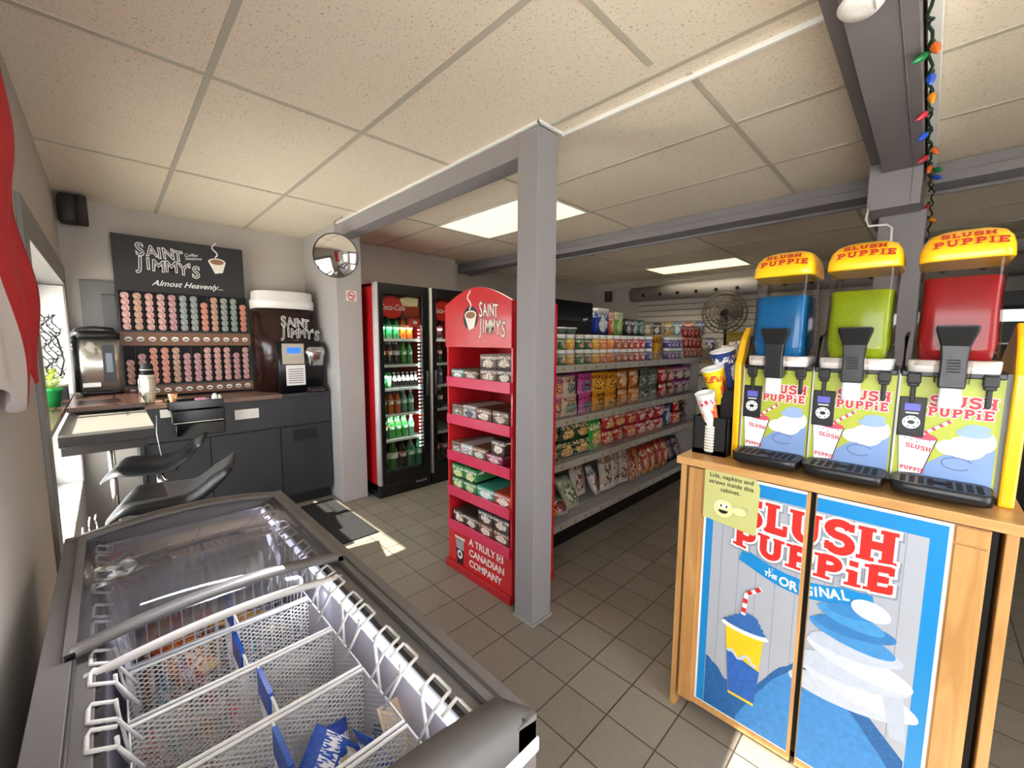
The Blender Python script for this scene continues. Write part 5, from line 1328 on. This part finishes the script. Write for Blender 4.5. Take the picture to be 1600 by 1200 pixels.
    # latches
    for sgn in (1, -1):
        y_ = yc+sgn*.074
        mb(P('1c1c1c', .5)).box((-.02,y_-.012,.315),(.0,y_+.012,.385)).box((-.026,y_-.015,.325),(-.008,y_+.015,.355)).box((-.01,y_-.006,.265),(.0,y_+.006,.32)).build('latch', parent=t, bevel=.003)
    # control
    cy = yc+.071
    cp = mb(P('141414', .45)).box((-.008,cy-.029,.165),(-.0005,cy+.029,.283)).build('control_panel', parent=t, bevel=.002)
    fD = (Vector((-.0085,cy,0)), -Y, Z, -X)
    q = mb(P('5a58b0', .4, emit=.25)).rect(fD,-.017,.243,.017,.264,.0006); q.build('display', parent=cp)
    q = mb(P('dfe3df', .4)).disc(fD,0,.208,.0195,.0195,.0006).rect(fD,-.014,.234,.014,.238,.0006); q.m(BLK).disc(fD,0,.208,.008,.006,.0004,.0006)
    for j in range(6): a = j*pi/3; q.disc(fD,.0145*cos(a),.208+.0145*sin(a),.002,.002,.0003,.0007)
    q.build('button_ring', parent=cp)

# cup organiser
t = thing('cup_organizer', 'black stepped organiser holding slush cups on the left end of the maple cabinet', 'organizer', (1.66,.64,CH))
q = mb(BLKM)
steps = [(0,.07,.15,.12),(.07,.14,.255,.12),(.14,.20,.345,.12)]
for x0, x1, h_, w_ in steps:
    q.box((x0,-.125,0),(x0+.004,-.075,h_)).box((x0,-.05,0),(x0+.004,0,h_)).box((x0,-.125,0),(x1,-.121,h_)).box((x0,-.004,0),(x1,0,h_))
    q.box((x0,-.125,0),(x0+.004,0,.02))
q.box((.196,-.125,0),(.2,0,.345)).box((0,-.125,0),(.2,0,.004)); q.build('organizer_body', parent=t)
def scup(loc, rot, base, c2, c3, lab, h=.13, r=.042, grp='slush cups in the black organiser'):
    o = thing('slush_cup', lab, 'cup', loc, group=grp); o.rotation_euler = rot
    mb(packm(base, c2, c3, base, .4, int(r*1000))).lathe([(r*.72,0),(r*.98,h)], n=28, cap=False).build('printed_wall', parent=o)
    mb(P('f4f4f0', .5)).lathe([(r*.70,.004),(r*.94,h),(r,h+.003),(r*1.03,h),(r*.98,h-.003)], n=28, cap=False).build('rim', parent=o)
    mb(P('f0f0ea', .6)).lathe([(r*.7,0),(r*.7,.003)], n=24).build('cup_base', parent=o)
    return o
a1 = scup((1.69,.580,CH+.115), (radians(-9),radians(-16),0), 'f0eee8','e8902c','c83444','small white slush cup with orange splash, front of the organiser', .135, .036)
a2 = scup((1.765,.575,CH+.20), (radians(-11),radians(-16),0), 'f0d414','3a3a20','e0502c','medium yellow slush cup in the middle of the organiser', .145, .043)
a3 = scup((1.83,.565,CH+.265), (radians(-10),radians(-14),0), '1c3c84','e8ecf0','f0f4f8','large navy slush cup at the back of the organiser', .15, .048)
q = mb(P('f0ece0', .6))
for k in range(9): q.lathe([(.03,CH+.012+k*.0115),(.031,CH+.022+k*.0115)], (1.685,.577,0), 20)
tag(q.build('cup_sleeve_stack'), 'stack of pale nested cups showing in the front slot of the organiser', 'cups')
q = MB(); q.m(P('e4dad6', .4))
for k in range(26):
    a, r_ = R.uniform(0,6.28), R.uniform(0,.03); x_, y_ = 1.94+r_*cos(a), .60+r_*sin(a); h_ = R.uniform(.38,.45)
    q.tube([(x_,y_,CH+.002),(x_+.01*cos(a),y_+.012*sin(a),CH+h_)], .0055, 6)
    q.lathe([(.008,CH+h_-.012),(.009,CH+h_)], (x_+.01*cos(a),y_+.012*sin(a),0), 8)
so = q.build('straw_bunch'); so['kind'] = 'stuff'; tag(so, 'bunch of white wrapped straws beside the slush machine', 'straws')
q = thing('straw_holder', 'black straw holder behind the cup organiser', 'holder', (1.94,.60,CH)); mb(BLK).box((-.05,-.05,0),(.05,-.047,.36)).box((-.05,.047,0),(.05,.05,.36)).box((-.05,-.05,0),(-.047,.05,.36)).box((.047,-.05,0),(.05,.05,.36)).build('holder_body', parent=q)

# ------------------------------------------------------------------ chest freezer
FX0, FX1, FY0, FY1, FZ = -.135, .468, .41, 1.83, .905
FGR = P('6c6866', .42, var=.05); FGL = P('6c6a69', .6, var=.05)
t = thing('ice_cream_freezer', 'chest freezer with curved glass lid and wire baskets along the left wall', 'freezer', (FX0,FY0,0))
FW, FL_ = FX1-FX0, FY1-FY0
b = mb(P('d4d6d8', .4)).box((.012,.012,.03),(.04,FL_-.012,.80)).box((FW-.04,.012,.03),(FW-.012,FL_-.012,.80)).box((.04,.012,.03),(FW-.04,.04,.845)).box((0,.012,.03),(.04,.05,.845)).box((FW-.04,.012,.03),(FW,.05,.845)).box((.04,FL_-.04,.03),(FW-.04,FL_-.012,.80)).box((.03,.03,.03),(FW-.03,FL_-.03,.12)); b.build('body', parent=t)
b = mb(BLKM)
for xx in (.06,FW-.06):
    for yy in (.06,FL_-.06): b.tube([(xx,yy,0),(xx,yy,.03)], .02, 10)
b.build('caster', parent=t)
# liner
LI = P('c2bfca', .35, .1, var=.08, scale=5)
i0, i1, j0, j1 = .085, FW-.085, .075, FL_-.07
b = mb(LI).box((.04,.04,.25),(FW-.04,FL_-.04,.27)).box((i0-.01,j0,.26),(i0,j1,.86)).box((i1,j0,.26),(i1+.01,j1,.86)).box((i0,j0-.01,.26),(i1,j0,.86)).box((i0,j1,.26),(i1,j1+.01,.86)); b.build('inner_liner', parent=t)
# frame rim: long sides and arched ends
b = mb(FGR).box((0,0,.78),(.045,FL_,.885)).box((.045,.04,.80),(i0-.008,FL_-.04,.872)).box((FW-.045,0,.78),(FW,FL_,.885)).box((i1+.008,.04,.80),(FW-.045,FL_-.04,.872))
b.m(P('454240', .4)).box((.045,.04,.872),(.05,FL_-.04,.884)).box((FW-.05,.04,.872),(FW-.045,FL_-.04,.884)).box((FW-.030,.0,.884),(FW-.024,FL_,.888))
b.build('side_rail', parent=t, bevel=.003)
def zarch(x): q = (x/FW)*2-1; return .885+.036*(1-q*q)
def endcap(y0, y1, zl):
    m = MB().m(FGL if y0 < .1 else FGR); N_ = 20; A_, B_ = [], []
    for k in range(N_+1):
        x = FW*k/N_; zt = zarch(x)
        A_.append([m._v((x,y0,zl)), m._v((x,y0,zt-.012)), m._v((x,y0+.012,zt)), m._v((x,y1,zt-.006)), m._v((x,y1,zl))])
    for k in range(N_):
        for j in range(4): m.face([A_[k][j], A_[k+1][j], A_[k+1][j+1], A_[k][j+1]], True)
        m.face([A_[k][4], A_[k+1][4], A_[k+1][0], A_[k][0]])
    m.face(A_[0]); m.face(A_[-1][::-1]); return m
endcap(0,.07,.842).build('end_cap', parent=t); 
endcap(FL_-.055,FL_,.78).build('end_cap', parent=t)
q = mb(P('dadcdc', .3)).box((-.0,-.004,.815),(FW+.004,.012,.842)).build('corner_trim', parent=t, bevel=.004)
fF = frY((0,.0115,0))
q = mb(P('eef0ee', .3)).rect(fF,.006,.05,FW-.006,.815,.002); q.m(P('2a68c8', .35, var=.1, scale=4)).poly(fF,[(.03,.80),(FW-.05,.80),(FW-.035,.72),(FW-.10,.35),(.03,.3)],.0008,.002); q.m(P('9ac0ec', .4)).poly(fF,[(FW-.05,.80),(FW-.02,.80),(FW-.04,.5),(FW-.10,.35),(FW-.035,.72)],.0008,.0022); q.build('front_graphic', parent=t)
# glass lids
def lid(y0, y1, dz, name, frame, near_only=False):
    fo_ = MB().m(frame); N_ = 20
    rows = []
    def strip(ya, yb_, hh):
        V_ = []
        for k in range(N_+1):
            x = .035+(FW-.07)*k/N_; z = zarch(x)-.012+dz
            V_.append([fo_._v((x,ya,z)), fo_._v((x,yb_,z)), fo_._v((x,yb_,z+hh)), fo_._v((x,ya,z+hh))])
        for k in range(N_):
            for j in range(4): fo_.face([V_[k][j], V_[k+1][j], V_[k+1][(j+1)%4], V_[k][(j+1)%4]], True)
        fo_.face(V_[0][::-1]); fo_.face(V_[-1])
    strip(y0, y0+(.03 if not near_only else .012), .014)
    if not near_only:
        strip(y1-.02, y1, .012)
        fo_.box((.033,y0,zarch(.033)-.014+dz),(.05,y1,zarch(.033)+.004+dz)).box((FW-.05,y0,zarch(.033)-.014+dz),(FW-.033,y1,zarch(.033)+.004+dz))
    fro = fo_.build(name, parent=t, label=('dark framed curved glass lid' if not near_only else 'pale edged curved glass lid'))
    gl = MB().m(glassm('freezer_glass', 'f4f4f8', .015, .05, .02)); V_ = []
    for k in range(N_+1):
        x = .045+(FW-.09)*k/N_; z = zarch(x)-.006+dz; V_.append((gl._v((x,y0+.01,z)), gl._v((x,y1-.005,z))))
    for k in range(N_): gl.face([V_[k][0], V_[k+1][0], V_[k+1][1], V_[k][1]], True)
    g_ = gl.build('lid_glass', parent=fro); md = g_.modifiers.new('s','SOLIDIFY'); md.thickness = .004
lid(.70, FL_-.06, .002, 'far_lid', FGR)
lid(.645, 1.30, -.028, 'near_lid', P('d0ccc6', .4), True)
q = mb(BLK).box((FW-.09,.60,.90),(FW-.055,.64,.915)); 
# LED strip along the right inner edge
q = mb(P('f2f4ff', .3, emit=6)).box((i1-.008,j0+.02,.836),(i1-.002,j1-.02,.853)).build('led_strip', parent=t)
q = mb(P('3a383a', .3, .3)).box((i1-.002,j0,.855),(i1+.02,j1,.868)).box((i0-.02,j0,.83),(i0+.004,j1,.868)).build('inner_lip', parent=t)
area('freezer_led', (FX0+i1-.03, (FY0+FY0+FL_)/2, .84), (-.75,0,-.65), 1.25, .02, 3.2, (.86,.88,1.0))
# white bracket on left
mb(P('e4e2de', .4)).box((i0-.002,.12,.66),(i0+.006,.40,.86)).build('temperature_sticker', parent=t)
# wire baskets
WW = P('dcdad6', .35); MESH = meshm()
ys = [.46,.64,.825,.995,1.165,1.37,1.57,1.76]
NB = ['nearest','second nearest','third from the near end','fourth from the near end','fifth from the near end','second farthest','farthest']
def basket(i, y0, y1, solid=True):
    D = y1-y0-.012; bw_ = .37; x0 = FX0+i0+.03
    s = thing('wire_basket', f'white hanging wire basket in the freezer, {NB[i]}', 'basket', (x0,y0,0), group='hanging baskets in the chest freezer')
    zt, zb = .785, .47
    m = MB().m(MESH if solid else WW); I = .018
    if solid:
        def quad(a, b_, c, d): m.face([m._v(p) for p in (a,b_,c,d)])
        quad((0,0,zt),(bw_,0,zt),(bw_-I,I,zb),(I,I,zb)); quad((bw_,D,zt),(0,D,zt),(I,D-I,zb),(bw_-I,D-I,zb))
        quad((0,D,zt),(0,0,zt),(I,I,zb),(I,D-I,zb)); quad((bw_,0,zt),(bw_,D,zt),(bw_-I,D-I,zb),(bw_-I,I,zb)); quad((I,I,zb),(bw_-I,I,zb),(bw_-I,D-I,zb),(I,D-I,zb))
        m.build('mesh_walls', parent=s)
    else:
        for k in range(15):
            x = I+(bw_-2*I)*k/14; m.tube([(x if k else 0,0,zt),(x,I,zb),(x,D-I,zb),(x,D,zt)], .0016, 5)
        for k in range(6):
            y = I+(D-2*I)*k/5; m.tube([(0,y,zt),(I,y,zb),(bw_-I,y,zb),(bw_,y,zt)], .0016, 5)
        for z in (.57,.68): m.tube([(I/2,I/2,z),(bw_-I/2,I/2,z),(bw_-I/2,D-I/2,z),(I/2,D-I/2,z)], .0018, 5, True)
        m.build('wire_walls', parent=s)
    mb(WW).tube([(0,0,zt),(bw_,0,zt),(bw_,D,zt),(0,D,zt)], .0042, 8, True).build('rim', parent=s); mb(WW).tube([(I,I,zb),(bw_-I,I,zb),(bw_-I,D-I,zb),(I,D-I,zb)], .003, 6, True).build('base_frame', parent=s)
    # divider with tag
    xd = bw_*(.52 if i % 2 else .56)
    dv = mb(WW)
    for k in range(12): dv.tube([(xd,.006+(D-.012)*k/11,zt-.005),(xd,.02+(D-.04)*k/11,zb+.02)], .0012, 4)
    for z in (.74,.68,.62,.56): dv.tube([(xd,.006,z),(xd,D-.006,z)], .0012, 4)
    dv.tube([(xd,.002,zt),(xd,D-.002,zt)], .003, 6); d_ = dv.build('divider', parent=s)
    tg = mb(P('1f4fa8', .4, var=.1)).box((xd-.006,D*.30,zt-.045),(xd+.003,D*.86,zt+.010)); tg.build('price_tag', parent=d_, label='blue price tag')
    # hooks: loops over the lip on both sides
    def loops(sg):
        xe = bw_ if sg > 0 else 0; xl = (i1+FX0-x0+.012) if sg > 0 else (i0+FX0-x0-.012)
        h = mb(WW)
        for yy in (D*.20, D*.80):
            yr = D*.5
            h.tube([(xe,yr+(yy-yr)*.15,zt),(xe+sg*.012,yy,.855),(xe+sg*.012,yy,.872)], .0034, 7)
        a, b_ = D*.14, D*.44; c, d_ = D*.56, D*.86
        for p, q_ in ((a,b_),(c,d_)):
            h.tube([(xe+sg*.012,p,.862),(xl,p,.876),(xl+sg*.004,p+.006,.872),(xl+sg*.004,q_-.006,.872),(xl,q_,.876),(xe+sg*.012,q_,.862)], .0036, 7)
            h.tube([(xe+sg*.012,p,.862),(xe-sg*.015,(p+q_)/2,zt)], .003, 6)
        h.build('hook', parent=s)
    loops(1); loops(-1)
    return s
for i in range(len(ys)-1): basket(i, ys[i], ys[i+1], i < 4)
# frozen goods
def fbag(name, cols, w_, h_, d_, loc, rot, label, seed):
    o = bagmesh(w_, h_, d_, packm(*cols, rough=.3, seed=seed), seed+200, name); o.location = loc; o.rotation_euler = rot
    return tag(o, label, 'frozen treat', 'frozen treats in the freezer baskets')
x0 = FX0+i0+.03
fbag('ice_cream_packet', ('1c3c9c','e8e4d8','ffffff','2c4cb0'), .08, .17, .035, (.255,.70,.58), (radians(-30),radians(20),radians(20)), 'blue wrapped ice cream cone lying left of centre in the second basket', 1)
fbag('ice_cream_packet', ('2454b4','d8c8a0','f8f8f8','e8e8ec'), .085, .18, .035, (.335,.72,.60), (radians(-40),radians(-25),radians(40)), 'blue and white wrapped ice cream standing at the centre of the second basket', 2)
fbag('ice_cream_packet', ('24345c','b8a890','e8e8f0','1c2848'), .07, .16, .035, (.30,.69,.56), (radians(-60),radians(40),radians(-20)), 'navy wrapped ice cream lying under the others in the second basket', 3)
fbag('ice_cream_packet', ('1f5cc4','f0f0f0','ffffff','e4e4ea'), .085, .16, .03, (.28,.74,.62), (radians(-65),0,radians(70)), 'bright blue and white wrapped bar lying flat in the second basket', 4)
fbag('ice_cream_packet', ('1f4fb0','f0f0f0','ffffff','2c5cc0'), .08, .16, .03, (.36,.68,.60), (radians(-20),radians(15),radians(100)), 'royal blue wrapped bar at the right end of the second basket', 5)
q = thing('wooden_scoop_box', 'pale cardboard sleeve leaning at the right of the second basket', 'sleeve', (.375,.70,.70)); 
mb(P('dcc09c', .6)).box((-.03,-.06,0),(.03,.06,.012), Matrix.Rotation(radians(50), 4, 'X') @ Matrix.Rotation(radians(-20), 4, 'Y')).build('sleeve', parent=q)
GR_ = [('frozen_pop_pack', ('c82c44','f0a0a8','ffffff','d84c60'), 'red frozen pop pack'), ('frozen_pop_pack', ('14a0b4','b0e0e8','ffffff','1890a4'), 'turquoise frozen pop pack'), ('frozen_pop_pack', ('e07828','f8c890','ffffff','c86420'), 'orange frozen pop pack'), ('frozen_pop_pack', ('8a3a5c','d8a8c0','ffffff','6a2c48'), 'plum frozen pop pack')]
k_ = 0
for (yy, xs_, n0_) in ((1.05,.0,0),(1.25,.0,1),(1.46,.02,2),(1.65,.02,3)):
    for j in range(5):
        nm, cs, wd = GR_[(j+n0_) % 4]
        fbag(nm, cs, .055, .20, .03, (x0+.04+j*.042, yy, .49), (radians(R.uniform(-14,14)),radians(R.uniform(-12,12)),radians(R.uniform(60,110))), f"{wd}, {ORD[j]} from the wall, {['fourth','fifth','sixth','farthest'][n0_]} basket", 10+k_); k_ += 1
for i, (xx, yy) in enumerate(((.16,.89),(.22,.93),(.19,1.08),(.25,1.26),(.30,1.10),(.33,1.45))):
    q = thing('ice_cream_sandwich', f'round packaged ice cream disc, {ORD[i]} from the near end, in the baskets', 'frozen treat', (xx,yy,.53), group='round ice cream packs in the baskets'); q.rotation_euler = (radians(-35),radians(15*(i%2)),0)
    mb(P('d8cc8c', .4, var=.2, scale=40)).lathe([(.038,0),(.042,.006),(.042,.018),(.038,.024)], n=24).build('wrapper', parent=q)
    mb(P('3c3c7c', .4)).lathe([(.026,.0245),(.026,.026)], n=24, cap=True).m(P('e8e4e0', .4)).lathe([(.014,.0262),(.014,.0275)], n=20).build('printed_ring', parent=q)
for i, (xx, yy, c) in enumerate(((.12,1.30,'e08a28'),(.17,1.44,'e8b43c'),(.2,1.60,'e07828'),(.28,1.52,'d8a034'))):
    fbag('cone_packet', (c,'f8e4b0','c83c2c','f0c060'), .10, .17, .03, (xx,yy,.60), (radians(-68),0,radians(20+40*i)), f'orange cone packet lying flat, {ORD[i]} from the near end, under the dark framed lid', 60+i)
